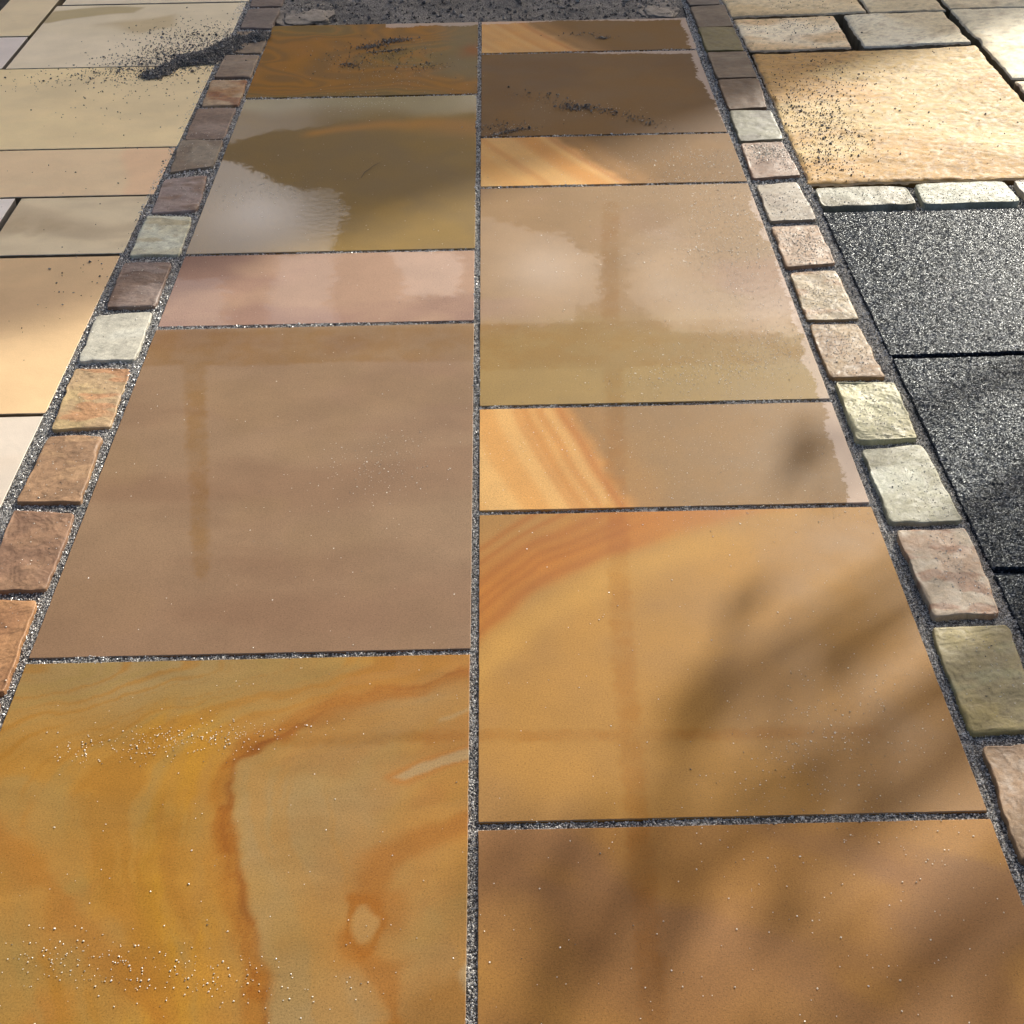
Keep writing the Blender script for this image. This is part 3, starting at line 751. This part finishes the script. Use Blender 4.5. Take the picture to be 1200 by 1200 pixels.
LC = [((128, 106, 96), (112, 92, 84), None, 'brown sett at the top edge, farthest of the left row'),
      ((132, 112, 104), (116, 98, 92), None, 'brown sett beside the left mortar lump'),
      ((150, 124, 100), (130, 108, 92), None, 'sett mostly buried under dark sand'),
      ((158, 132, 112), (142, 114, 94), (166, 138, 104), 'plain brown sett just below the sand heap'),
      ((196, 160, 124), (184, 130, 78), (150, 84, 44), 'sett with orange and rust patches'),
      ((160, 132, 118), (146, 116, 98), None, 'mauve brown sett below the rust patched one'),
      ((162, 142, 122), (142, 118, 98), None, 'brown sett with diagonal ridges'),
      ((176, 150, 142), (160, 132, 124), (142, 108, 88), 'lilac sett with brown cracks'),
      ((232, 226, 204), (220, 208, 178), (200, 180, 140), 'cream white sett with fine wavy lines'),
      ((160, 134, 124), (142, 112, 98), (120, 88, 70), 'dark mauve sett with rusty cracks'),
      ((214, 204, 190), (202, 190, 174), None, 'smooth pale grey sett in full sun'),
      ((200, 164, 112), (188, 150, 108), (196, 130, 82), 'honey sett with an orange spot'),
      ((176, 130, 92), (158, 116, 82), (186, 140, 98), 'tan brown sett with flowing ridges'),
      ((160, 116, 84), (146, 104, 78), None, 'reddish brown sett at the left edge'),
      ((182, 126, 78), (166, 112, 70), None, 'orange brown sett, nearest of the left row in view'),
      ((160, 120, 90), (150, 110, 84), None, None), ((190, 160, 120), (170, 130, 90), None, None), ((160, 120, 90), (150, 110, 84), None, None)]
for i, (q, (a, b, c, lab)) in enumerate(zip(LS, LC)):
    near = i >= 9
    sett(kerb_l, lab, q, M_SETT, lin(*a, K * 1.28), lin(*b, K * 1.28), .003 + .004 * random.random(), 200 + i, 64 if near else 30, 120 if near else 56, rough=.9 if i != 10 else .5,
         c3=None if c is None else lin(*c, K * 1.28), tilt=(random.uniform(-.02, .02), random.uniform(-.015, .015)))
RS = [[(0.626, 3.275), (0.726, 3.268), (0.720, 3.129), (0.629, 3.123)], [(0.629, 3.104), (0.731, 3.116), (0.727, 2.917), (0.629, 2.916)],
      [(0.629, 2.904), (0.727, 2.902), (0.727, 2.708), (0.626, 2.704)], [(0.626, 2.693), (0.732, 2.694), (0.728, 2.490), (0.626, 2.490)],
      [(0.627, 2.477), (0.729, 2.474), (0.718, 2.271), (0.623, 2.262)], [(0.623, 2.250), (0.724, 2.248), (0.725, 2.066), (0.620, 2.053)],
      [(0.621, 2.040), (0.716, 2.040), (0.723, 1.847), (0.617, 1.839)], [(0.619, 1.800), (0.710, 1.812), (0.716, 1.621), (0.616, 1.613)],
      [(0.617, 1.588), (0.712, 1.597), (0.713, 1.416), (0.614, 1.403)], [(0.617, 1.373), (0.709, 1.382), (0.711, 1.190), (0.614, 1.187)],
      [(0.616, 1.170), (0.703, 1.166), (0.710, 0.977), (0.615, 0.980)], [(0.619, 0.957), (0.720, 0.957), (0.716, 0.782), (0.620, 0.777)],
      [(0.620, 0.752), (0.718, 0.762), (0.727, 0.560), (0.622, 0.561)], [(0.623, 0.536), (0.728, 0.541), (0.718, 0.347), (0.628, 0.347)],
      [(0.619, 0.324), (0.723, 0.322), (0.708, 0.130), (0.617, 0.129)], [(0.626, 0.104), (0.715, 0.108), (0.704, -0.066), (0.618, -0.070)],
      [(0.624, -0.09), (0.715, -0.09), (0.710, -0.28), (0.622, -0.28)], [(0.624, -0.30), (0.715, -0.30), (0.710, -0.48), (0.622, -0.48)]]
RC = [((128, 112, 104), (112, 96, 90), None, 'grey brown sett at the top edge, farthest of the right row'),
      ((134, 110, 92), (118, 96, 80), None, 'brown sett beside the right mortar lump'),
      ((132, 116, 66), (116, 100, 56), None, 'olive green sett, third from the top'),
      ((134, 106, 84), (118, 92, 72), (146, 124, 104), 'brown sett below the olive green one'),
      ((142, 106, 78), (124, 92, 66), None, 'reddish brown sett in the shade'),
      ((148, 140, 116), (126, 118, 96), (90, 78, 62), 'greenish grey sett with small dark spots'),
      ((188, 148, 122), (170, 128, 104), None, 'pinkish brown sett frosted with white grit'),
      ((176, 154, 132), (164, 140, 120), None, 'plain grey brown sett below the frosted one'),
      ((196, 154, 122), (180, 136, 102), None, 'pink tan sett sprinkled with white grit'),
      ((190, 160, 122), (176, 144, 106), (186, 132, 84), 'tan sett sprinkled with pale grit'),
      ((184, 146, 104), (166, 124, 84), None, 'brown sett rounded at its upper right corner'),
      ((222, 208, 164), (206, 188, 140), None, 'pale yellow sett with a deep crack'),
      ((204, 198, 176), (184, 174, 146), (162, 150, 120), 'smooth greenish grey sett'),
      ((208, 164, 130), (206, 178, 150), (176, 118, 84), 'peach sett with red brown blotches'),
      ((198, 172, 108), (190, 168, 118), (204, 190, 142), 'yellow olive sett with flaking layers'),
      ((186, 144, 104), (168, 126, 90), None, 'tan sett at the right edge, nearest of the right row'),
      ((186, 144, 104), (168, 126, 90), None, None), ((196, 170, 130), (168, 126, 90), None, None)]
for i, (q, (a, b, c, lab)) in enumerate(zip(RS, RC)):
    near = i >= 8
    sett(kerb_r, lab, q, M_SETT, lin(*a, K), lin(*b, K), .003 + .004 * random.random(), 300 + i, 64 if near else 30, 120 if near else 56, rough={11: 1.8, 14: 1.0, 12: .5, 13: .5, 7: .4}.get(i, .8),
         c3=None if c is None else lin(*c, K), tilt=(random.uniform(-.02, .02), random.uniform(-.015, .015)), patch=20 if i == 13 else 14)
HS = [[(0.744, 1.781), (0.942, 1.779), (0.947, 1.688), (0.742, 1.684)], [(0.967, 1.789), (1.165, 1.797), (1.172, 1.692), (0.963, 1.682)], [(1.190, 1.800), (1.39, 1.802), (1.39, 1.70), (1.192, 1.698)], [(1.41, 1.800), (1.61, 1.802), (1.61, 1.70), (1.41, 1.698)]]
HC = [((186, 176, 154), (158, 144, 118), 'long grey brown sett beside the right row'), ((206, 202, 182), (184, 176, 150), 'long pale sett with a chipped lower edge, second from the right row'), ((214, 190, 170), (200, 176, 156), 'pinkish long sett cut by the right edge of the photo'), ((190, 180, 160), (170, 160, 140), None)]
for i, (q, (a, b, lab)) in enumerate(zip(HS, HC)):
    sett(kerb_h, lab, q, M_SETT, lin(*a, K), lin(*b, K), .004, 400 + i, 90, 44, rough=.8, n_sq=10)

# ------------------------------------------------------------------ jointing grit
def in_quads(P, quads, inset):
    r = np.zeros(len(P), bool)
    for c, h in quads:
        c = np.asarray(c); ctr = c.mean(0); m = np.ones(len(P), bool)
        for k in range(4):
            a, b = c[k], c[(k + 1) % 4]; e = b - a; n = np.array([-e[1], e[0]]) / np.linalg.norm(e)
            if np.dot(ctr - a, n) < 0: n = -n
            m &= ((P - a) @ n) > inset
        r |= m
    return r
def dens(Y): return np.where(Y < .9, 1.0, np.where(Y < 1.7, .6, .33))
def fill(rects, per_m2, seed):
    rng = np.random.default_rng(seed); out = []
    for x0, y0, x1, y1 in rects:
        n = int((x1 - x0) * (y1 - y0) * per_m2)
        if n < 1: continue
        p = np.c_[rng.uniform(x0, x1, n), rng.uniform(y0, y1, n)]
        out.append(p[rng.random(n) < dens(p[:, 1])])
    return np.concatenate(out)
def gsize(P, rng, s=.00085): return s * np.exp(rng.normal(0, .28, len(P))) * np.where(P[:, 1] < .9, 1.0, np.where(P[:, 1] < 1.7, 1.3, 1.75))

rng = np.random.default_rng(5)
jr = [(-.0095, -.45, .004, 3.02)] + [(.002, y - .007, .604, y + .007) for y in (-.0005, .610, .9095, 1.825, 2.121, 2.731)] + [(-.606, y - .0075, -.007, y + .0075) for y in (.3005, 1.210, 1.516, 2.415)] + [(-.6118, -.4, -.602, 3.02), (.600, -.4, .6118, 3.02)]
p = fill(jr, 330000, 1)
grains(path, 'joint_sand', np.c_[p, -.0037 + rel_s(p[:, 0], p[:, 1]) + rng.uniform(0, .0016, len(p))], gsize(p, rng), M_JOINT, seed=1)
for par, x0, x1, z, sd in ((kerb_l, -.7415, -.6125, -.0041, 2), (kerb_r, .6125, .7415, -.0061, 3)):
    p = fill([(x0, -.2, x1, 3.3)], 300000, sd)
    p = p[~in_quads(p, SETTS, .004)]
    grains(par, 'joint_sand', np.c_[p, z + rel_s(p[:, 0], p[:, 1]) + rng.uniform(0, .0022, len(p))], gsize(p, rng), M_JOINT, seed=sd)
p = fill([(.743, 1.666, 1.35, 1.803)], 300000, 4); p = p[~in_quads(p, SETTS, .004)]
grains(kerb_h, 'joint_sand', np.c_[p, -.014 + rel_s(p[:, 0], p[:, 1]) + rng.uniform(0, .002, len(p))], gsize(p, rng), M_JOINT, seed=4)

# ------------------------------------------------------------------ loose grit lying on the stones
def clusters(cl, seed):
    rng = np.random.default_rng(seed); out = []
    for cx, cy, sx, sy, ang, n in cl:
        a = rng.normal(0, sx, n); b = rng.normal(0, sy, n); c, s = math.cos(ang), math.sin(ang)
        out.append(np.c_[cx + a * c - b * s, cy + a * s + b * c])
    return np.concatenate(out)
def keep_stone(p, x0, x1, y0, y1): return p[(p[:, 0] > x0) & (p[:, 0] < x1) & (p[:, 1] > y0) & (p[:, 1] < y1)]
cl = [(-.36, .150, .085, .016, .05, 260), (-.44, .135, .05, .012, .1, 60), (-.40, -.175, .07, .018, -.1, 190), (-.26, -.205, .09, .014, -.05, 90), (-.16, .72, .05, .045, .5, 150), (-.12, .80, .05, .04, .6, 60),
      (.47, 1.03, .085, .045, .35, 800), (.32, 1.0, .08, .025, .2, 120), (.53, 1.10, .045, .07, .9, 300), (.46, .17, .07, .05, .3, 240), (.40, .08, .06, .03, .2, 120), (.42, -.03, .12, .05, .1, 110),
      (.12, .80, .06, .04, .2, 60), (.52, 1.45, .06, .2, 0, 900), (.50, 1.95, .07, .05, 0, 160), (-.50, 1.82, .06, .05, .4, 220), (.30, 2.28, .09, .03, -.35, 120), (.07, 2.16, .05, .02, .4, 80), (-.28, 2.62, .10, .1, 0, 300), (-.30, 2.36, .06, .05, 0, 130)]
p = clusters(cl, 11)
u = np.c_[RNG.uniform(-.6, .6, 4200), RNG.uniform(-.35, 2.1, 4200)]
u = u[RNG.random(len(u)) < .16 + .55 * sstep(0, .6, u[:, 0]) + .2 * sstep(.3, -.2, u[:, 1])]
v = np.c_[.6 - np.abs(RNG.normal(0, .22, 5200)), RNG.uniform(.55, 2.02, 5200)]
fine = len(v)
p = keep_stone(np.concatenate([p, u, v]), -.598, .598, -.5, 3.0)
jx = (np.abs(p[:, 0] + .0025) > .008)
isfine = (np.arange(len(p)) > len(p) - fine * .95)[jx]
p = p[jx]
rr = np.random.default_rng(3)
sz = .00074 * np.exp(rr.normal(0, .30, len(p)).clip(-.7, .5)) * np.where(p[:, 1] > 1.4, 1.25, 1) * np.where(isfine, .62, 1)
grains(None, 'loose_grit', np.c_[p, np.full(len(p), .0003)], sz, M_PALE, 'pale grit scattered over the sawn path slabs', seed=12, flat=.42)

def sett_top(p):
    """rest grains on the setts by ray casting onto them"""
    return p
from mathutils.bvhtree import BVHTree
def drop(p, objs, dz=0.0):
    z = np.full(len(p), np.nan)
    for o in objs:
        me = o.data
        co = np.empty(len(me.vertices) * 3, np.float32); me.vertices.foreach_get('co', co); co = co.reshape(-1, 3)
        lo, hi = co.min(0), co.max(0)
        m = np.where((p[:, 0] > lo[0]) & (p[:, 0] < hi[0]) & (p[:, 1] > lo[1]) & (p[:, 1] < hi[1]))[0]
        if not len(m): continue
        t = BVHTree.FromPolygons(co.tolist(), [tuple(q.vertices) for q in me.polygons])
        for k in m:
            h = t.ray_cast(Vector((p[k, 0], p[k, 1], .2)), Vector((0, 0, -1)))
            if h[0] is not None and (math.isnan(z[k]) or h[0].z > z[k]): z[k] = h[0].z
    ok = ~np.isnan(z) & (z > -.012)
    return np.c_[p[ok], z[ok] + dz]
kr = [o for o in kerb_r.children if o.name.startswith('sett')]; kh = [o for o in kerb_h.children if o.name.startswith('sett')]
kl = [o for o in kerb_l.children if o.name.startswith('sett')]
cl = [(.675, 1.99, .03, .03, 0, 700), (.69, 1.94, .03, .05, .8, 400), (.67, 1.70, .04, .06, 0, 260), (.668, 1.50, .03, .06, 0, 800), (.662, 1.28, .03, .06, 0, 600), (.658, 1.08, .03, .05, 0, 620), (.67, .87, .03, .05, 0, 420), (.69, .64, .025, .07, 0, 330), (.695, .43, .02, .07, 0, 240), (.69, .22, .03, .06, 0, 90)]
q = drop(clusters(cl, 21), kr)
q2 = drop(np.c_[RNG.uniform(.745, 1.3, 900), RNG.uniform(1.68, 1.8, 900)], kh)
q3 = drop(np.c_[RNG.uniform(-.72, -.61, 500), RNG.uniform(.2, 2.2, 500)], kl)
q = np.concatenate([q, q2, q3])
grains(None, 'loose_grit', q, .00085 * np.exp(rr.normal(0, .3, len(q))) * np.where(q[:, 1] > 1.4, 1.2, 1), M_PALE, 'white grit sprinkled on the setts', seed=22, flat=.55)
# dark crumbs on the cream patio round the heap and on the riven slab
cl = [(-.85, 2.72, .09, .07, .5, 1700), (-.95, 2.66, .13, .05, .3, 560), (-.82, 2.90, .09, .09, .8, 900), (-.68, 2.86, .05, .06, .5, 500), (-.9, 2.5, .14, .10, 0, 130), (-1.0, 1.9, .25, .35, 0, 70), (-.8, 1.4, .05, .1, 0, 40)]
p = clusters(cl, 31)
p = p[(p[:, 0] < -.62) & (p[:, 0] > -1.6) & (np.abs(p[:, 1] - 2.682) > .006)]
grains(None, 'loose_grit', np.c_[p, np.full(len(p), .0002)], .0015 * np.exp(rr.normal(0, .4, len(p))), M_DARK, 'dark crumbs spread over the cream patio round the sand heap', seed=32)
rvs = [o for o in pave_r.children]
cl = [(.84, 2.13, .05, .10, .2, 520), (.85, 2.30, .07, .12, -.2, 420), (.80, 1.95, .04, .07, 0, 300), (.90, 2.5, .10, .10, 0, 240), (.9, 2.9, .09, .06, 0, 170), (.95, 3.2, .1, .08, 0, 140), (1.1, 2.2, .2, .25, 0, 160)]
q = drop(clusters(cl, 41), rvs)
grains(None, 'loose_grit', q, .0014 * np.exp(rr.normal(0, .35, len(q))), M_DARK, 'dark crumbs spread over the riven buff slabs', seed=42)
# stones of the unpaved strip
p = np.c_[RNG.uniform(-.6, .6, 5200), RNG.uniform(3.03, 3.9, 5200)]
grains(None, 'gravel', np.c_[p, -.012 + rel_g(p[:, 0], p[:, 1])], .0024 * np.exp(RNG.normal(0, .5, len(p))), mat_grain('coarse_grit', [(0, (.04, .037, .034)), (.6, (.17, .155, .14)), (.95, (.32, .30, .27)), (1, (.5, .45, .4))], .7), 'coarse dark grit on the unpaved strip beyond the path', seed=52)

# ------------------------------------------------------------------ heaps of sand
def heap(name, label, spines, seed, n_grain, res=.004):
    """spines: list of (points, half width, height)"""
    al = [q for sp in spines for q in sp[0]]; wm = max(sp[1] for sp in spines) * 2
    x0, x1, y0, y1 = min(q[0] for q in al) - wm, max(q[0] for q in al) + wm, min(q[1] for q in al) - wm, max(q[1] for q in al) + wm
    nx, ny = int((x1 - x0) / res), int((y1 - y0) / res)
    X, Y = np.meshgrid(np.linspace(x0, x1, nx + 1), np.linspace(y0, y1, ny + 1)); X = X.ravel(); Y = Y.ravel()
    Z = np.full(X.shape, -.01)
    xw, yw = warp(X, Y, .012, 16, seed); xw, yw = warp(xw, yw, .006, 45, seed + 1)
    for pts, w, h in spines:
        d, t = pdist(xw, yw, pts)
        Z = np.maximum(Z, h * (1.15 * np.exp(-(d / (.62 * w)) ** 2) - .22) - .02 * sstep(w * .9, w * 1.3, d))
    Z = Z + .0022 * fbm(X, Y, 60, 3, seed + 2) + .0016 * fbm(X, Y, 170, 2, seed + 4)
    F = grid_faces(nx, ny)
    F = F[(Z[F] > 0).all(1)]
    used = np.unique(F); mp = -np.ones(len(X), int); mp[used] = np.arange(len(used))
    V = np.c_[X, Y, Z + .0005][used]
    o = add(name, raw_mesh(name, V, mp[F], M_SAND), None, label, 'sand pile')
    r = np.random.default_rng(seed)
    P = V[r.integers(0, len(V), n_grain)] + r.normal(0, 1, (n_grain, 3)) * [.004, .004, .0004]
    P[:, 2] = np.maximum(P[:, 2], .0006)
    grains(o, 'loose_grains', P, .0017 * np.exp(r.normal(0, .35, len(P))), M_DARK, seed=seed)
    return o
heap('sand_pile', 'dark heap of jointing sand spilling from the setts over the cream patio', [([(-.885, 2.605), (-.855, 2.625), (-.835, 2.66), (-.80, 2.70)], .036, .012), ([(-.80, 2.71), (-.765, 2.73), (-.74, 2.775), (-.71, 2.82)], .055, .020), ([(-.72, 2.82), (-.68, 2.875), (-.635, 2.905)], .048, .016)], 71, 5200)
def smear(label, cl, seed):
    P = clusters(cl, seed); r = np.random.default_rng(seed)
    z = np.abs(r.normal(0, .0012, len(P)))
    grains(None, 'loose_sand', np.c_[P, .0002 + z], .0014 * np.exp(r.normal(0, .4, len(P))), M_SMEAR, label, seed=seed)
M_SMEAR = mat_grain('grey_sand_grains', [(0, (.03, .03, .03)), (.5, (.10, .095, .09)), (.85, (.26, .25, .23)), (1, (.5, .48, .44))], .6)
smear('grey sand smeared on the rust marbled slab', [(-.31, 2.805, .022, .010, .3, 260), (-.245, 2.855, .030, .010, .3, 320), (-.255, 2.765, .026, .005, .2, 130), (-.355, 2.655, .012, .012, 0, 90), (-.29, 2.72, .08, .07, 0, 260), (-.13, 2.62, .04, .02, .4, 60)], 73)
smear('grey sand trailing across the shaded brown slab', [(.245, 2.305, .026, .013, -.2, 260), (.32, 2.275, .03, .010, -.5, 90), (.40, 2.205, .03, .009, -.75, 80), (.07, 2.150, .03, .005, .4, 130), (.05, 2.18, .05, .02, 0, 100), (.17, 2.36, .05, .02, -.5, 70)], 75)
smear('little spot of grey sand on the farthest striped slab', [(.35, 2.843, .012, .006, 0, 90), (.29, 2.87, .04, .01, 0, 40)], 77)

# ------------------------------------------------------------------ mortar lumps and a twig
def lump(label, cx, cy, rx, ry, h, seed):
    nu, nv = 48, 24
    a = np.linspace(0, 2 * math.pi, nu, endpoint=False); b = np.linspace(0.02, math.pi / 2 + .25, nv)
    A, B = np.meshgrid(a, b); A = A.ravel(); B = B.ravel()
    x = np.sin(B) * np.cos(A); y = np.sin(B) * np.sin(A); z = np.cos(B)
    sgn = lambda v, e: np.sign(v) * np.abs(v) ** e
    x, y, z = sgn(x, .75), sgn(y, .75), sgn(z, .55)
    r = 1 + .28 * fbm(x + 3 * z, y - 2 * z, 2.2, 4, seed) + .06 * fbm(x, y + z, 9, 3, seed + 1)
    V = np.c_[cx + rx * x * r, cy + ry * y * r, -.012 + h * z * r]
    i = np.arange(nv - 1)[:, None] * nu + np.arange(nu)[None]; j = np.arange(nv - 1)[:, None] * nu + (np.arange(nu)[None] + 1) % nu
    F = np.stack([i, i + nu, j + nu, j], 2).reshape(-1, 4)
    return add('mortar_lump', raw_mesh('mortar_lump', V, F, M_CONC), None, label, 'mortar')
lump('pale broken lump of mortar at the top left end of the path', -.53, 3.14, .080, .100, .008, 81)
lump('pale rounded lump of mortar at the top right end of the path', .535, 3.16, .062, .11, .007, 83)

def tube(pts, rad, seg=6):
    V = []; F = []
    pts = [Vector(q) for q in pts]
    for k, q in enumerate(pts):
        d = (pts[min(k + 1, len(pts) - 1)] - pts[max(k - 1, 0)]).normalized()
        s = d.orthogonal().normalized(); t2 = d.cross(s)
        for j in range(seg):
            a = 2 * math.pi * j / seg
            V.append(q + (s * math.cos(a) + t2 * math.sin(a)) * rad[k])
    for k in range(len(pts) - 1):
        for j in range(seg):
            a = k * seg + j; b = k * seg + (j + 1) % seg
            F.append((a, b, b + seg, a + seg))
    return [tuple(v) for v in V], F
M_TWIG = mat_plain('twig_bark', (.05, .035, .022), .8, .3, 200, .0005)
v, f = tube([(-.268, 1.888, .002), (-.262, 1.915, .004), (-.252, 1.936, .003), (-.243, 1.95, .005), (-.231, 1.974, .002)], [.0005, .0007, .0007, .0006, .0004])
add('twig', raw_mesh('twig', v, f, M_TWIG), None, 'thin dark twig lying on the olive tan slab', 'twig')

# ------------------------------------------------------------------ house and trees beyond the frame that shade the paving
M_WALL = mat_plain('house_render', (.42, .39, .34), .85, .08, 3, .002)
M_ROOF = mat_plain('roof_tiles', (.12, .06, .045), .75, .25, 4, .01)
M_FRAME = mat_plain('window_frame', (.6, .6, .58), .4, .03, 5, .0005)
M_GLASS = mat_plain('window_glass', (.02, .025, .03), .06, .05, 2, .0, 1.0)
M_DOOR = mat_plain('door_paint', (.05, .09, .07), .45, .08, 10, .001)
def box(x0, y0, z0, x1, y1, z1):
    V = [(x, y, z) for z in (z0, z1) for y in (y0, y1) for x in (x0, x1)]
    F = [(0, 2, 3, 1), (4, 5, 7, 6), (0, 1, 5, 4), (2, 6, 7, 3), (0, 4, 6, 2), (1, 3, 7, 5)]
    return V, F
def part(name, boxes, mat, parent, smooth=False):
    V = []; F = []
    for b in boxes:
        v, f = box(*b) if len(b) == 6 else b
        o = len(V); V += v; F += [tuple(i + o for i in q) for q in f]
    return add(name, raw_mesh(name, V, F, mat, smooth), parent)
EL = math.tan(SUN_EL)
EAVE = 6.5
ex, ey = -.9 + EAVE / EL * math.sin(SUN_AZ), 1.235 + EAVE / EL * math.cos(SUN_AZ)
house = add('house', None, None, 'rendered two storey house with low wing added to extend its shadow beyond the far end of the path', 'house')
house.location = (ex, ey, -.075); house.rotation_euler = (0, 0, math.atan2(1.55, 2.2))
# local x along the eave, local y away from the path
part('wall', [(-.35, .30, 0, 11.5, 6.5, EAVE - .25)], M_WALL, house)
part('added_wing', [(-2.5, .35, 0, -.352, 4.2, 5.1)], M_WALL, house)  # unseen wing, added so the house shadow reaches further left
def prism(x0, x1, y0, y1, z0, zr, t=.18):
    ym = (y0 + y1) / 2
    P = [(y0, z0), (ym, zr), (y1, z0), (y1, z0 + t), (ym, zr + t), (y0, z0 + t)]
    V = [(x0, a, b) for a, b in P] + [(x1, a, b) for a, b in P]
    F = [(0, 1, 7, 6), (1, 2, 8, 7), (2, 3, 9, 8), (3, 4, 10, 9), (4, 5, 11, 10), (5, 0, 6, 11), (0, 5, 4, 1), (1, 4, 3, 2), (6, 7, 10, 11), (7, 8, 9, 10)]
    return V, F
part('roof', [prism(-.6, 11.8, 0, 6.8, EAVE - .12, EAVE + 1.7)], M_ROOF, house)
part('added_wing_roof', [(-2.7, .1, 5.101, -.353, 4.4, 5.25)], M_ROOF, house)
part('gutter', [(-.6, -.11, EAVE - .1, 11.8, -.003, EAVE + .02)], M_FRAME, house)
for x, z in ((1.2, 1.0), (4.5, 1.0), (7.8, 1.0), (1.2, 3.8), (4.5, 3.8), (7.8, 3.8)):
    w = part('window', [(x, .24, z, x + .08, .297, z + 1.3), (x + 1.42, .24, z, x + 1.5, .297, z + 1.3), (x + .081, .24, z, x + 1.419, .297, z + .08), (x + .081, .24, z + 1.22, x + 1.419, .297, z + 1.3), (x + .71, .24, z + .081, x + .79, .297, z + 1.219)], M_FRAME, house)
    part('pane', [(x + .082, .27, z + .082, x + .708, .294, z + 1.218), (x + .792, .27, z + .082, x + 1.418, .294, z + 1.218)], M_GLASS, w)
d = part('door', [(-1.9, .29, .05, -.95, .347, 2.1)], M_DOOR, house)
part('handle', [(-1.05, .25, 1.0, -1.02, .288, 1.14)], M_FRAME, d)

M_BARK = mat_plain('bark', (.07, .055, .042), .9, .35, 12, .02)
tl = NT('leaves')
tr_ = tl.n('ShaderNodeBsdfTranslucent'); gi = tl.n('ShaderNodeNewGeometry')
lc = tl.ramp(gi.outputs['Random Per Island'], [(0, (.035, .06, .018)), (.6, (.06, .10, .025)), (1, (.11, .14, .04))])
tl.l(lc, tr_.inputs[0]); tl.P(Base_Color=lc, Roughness=.5)
ms = tl.n('ShaderNodeMixShader'); ms.inputs[0].default_value = .3
tl.l(tl.b.outputs[0], ms.inputs[1]); tl.l(tr_.outputs[0], ms.inputs[2]); tl.l(ms.outputs[0], tl.out.inputs['Surface'])
M_LEAF = tl.m
def leaves(C, sizes, per, leaf, rng):
    P = []
    for c, s in zip(C, sizes):
        q = rng.normal(0, 1, (per, 3)); q /= np.linalg.norm(q, axis=1)[:, None]
        q *= (rng.random(per) ** .5)[:, None] * s
        q[:, 2] *= .7
        P.append(q + c)
    P = np.concatenate(P); n = len(P)
    a = rng.normal(0, 1, (n, 3)); a /= np.linalg.norm(a, axis=1)[:, None]
    b = np.cross(a, rng.normal(0, 1, (n, 3))); b /= np.linalg.norm(b, axis=1)[:, None]
    L = leaf * rng.uniform(.7, 1.3, n)[:, None]
    V = np.stack([P - a * L, P + b * L * .5, P + a * L, P - b * L * .5], 1).reshape(-1, 3)
    return V, np.arange(n * 4).reshape(-1, 4)
def tree(label, base, h, C, sizes, per, leaf, seed, tr=.16, name='tree'):
    rng = np.random.default_rng(seed)
    root = add(name, None, None, label, 'tree', loc=tuple(base))
    B = np.array(base)
    top = np.array([0, 0, h])
    v, f = tube([(0, 0, 0), (.05, .03, h * .25), (-.04, .06, h * .55), (.03, 0, h * .9)], [tr * 1.2, tr, tr * .7, tr * .2], 10)
    add('trunk', raw_mesh('trunk', v, f, M_BARK), root)
    V = []; F = []
    for c in C:
        e = np.array(c) - B
        z0 = max(h * .25, min(e[2] - .5 * np.hypot(e[0], e[1]), h * .8))
        s = np.array([0, 0, z0])
        m = (s + e) / 2 + rng.normal(0, .12, 3) + [0, 0, -.05]
        v, f = tube([tuple(s), tuple(m), tuple(e)], [tr * .3, tr * .16, .008], 6)
        o = len(V); V += v; F += [tuple(i + o for i in q) for q in f]
    add('limbs', raw_mesh('limbs', V, F, M_BARK), root)
    lv, lf = leaves(np.asarray(C, float) - B, sizes, per, leaf, rng)
    add('crown', raw_mesh('crown', lv, lf, M_LEAF, False), root)
    return root
# a light tree on the sun side: sprays placed on the sun rays of the dappled patches
sd = np.array(SUN_DIR)
C = []; S = []
rt = np.random.default_rng(9)
for gx, gy, s in [(.55, .75, .07), (.40, .30, .08), (.31, .19, .06), (.50, .29, .05), (.22, .15, .05), (.08, -.04, .10), (.14, -.15, .10), (.33, -.05, .09), (.42, -.06, .08), (.05, -.22, .10), (.20, -.08, .07), (.28, -.18, .08), (.5, -.3, .12), (.2, -.4, .15), (-.1, -.55, .15), (.7, -.4, .15), (.9, .1, .12), (1.1, .3, .2), (.4, -.6, .2), (1.0, -.4, .3)]:
    t = rt.uniform(5.6, 6.6)
    C.append(np.array([gx, gy, 0]) + sd * t); S.append(s * 1.2)
tb = (4.6, 5.0, -.075)
C2 = [np.array(tb) + [rt.normal(1.2, .6), rt.normal(-.8, .6), rt.uniform(2.6, 4.2)] for _ in range(22)]
tree('slender garden tree with thin sprays of leaves right of the path end', tb, 4.2, C + C2, S + [.40] * len(C2), 9, .04, 91)
def ball(base, h, r, n, seed):
    q = np.random.default_rng(seed); out = []
    while len(out) < n:
        v = q.uniform(-1, 1, 3)
        if .25 < np.linalg.norm(v) < 1: out.append(np.array(base) + [0, 0, h * .62] + v * [r, r, h * .36])
    return out
for k, (x, y, h, r, lab) in enumerate([(-6.5, 21, 6.4, 2.6, 'broad unseen tree added far left to darken slab reflections'), (-2.0, 20, 8.4, 1.9, 'tall narrow unseen tree added straight ahead to darken slab reflections'), (3.0, 23, 6.6, 2.6, 'round unseen tree added beyond the house corner to darken slab reflections'), (-11, 18, 7.0, 2.8, 'unseen leafy tree added at the far left')]):  # unseen trees added to darken what the far slabs reflect
    c = ball((x, y, 0), h, r, 60, 500 + k)
    tree(lab, (x, y, -.075), h, c, [.75] * len(c), 220, .11, 510 + k, .2)
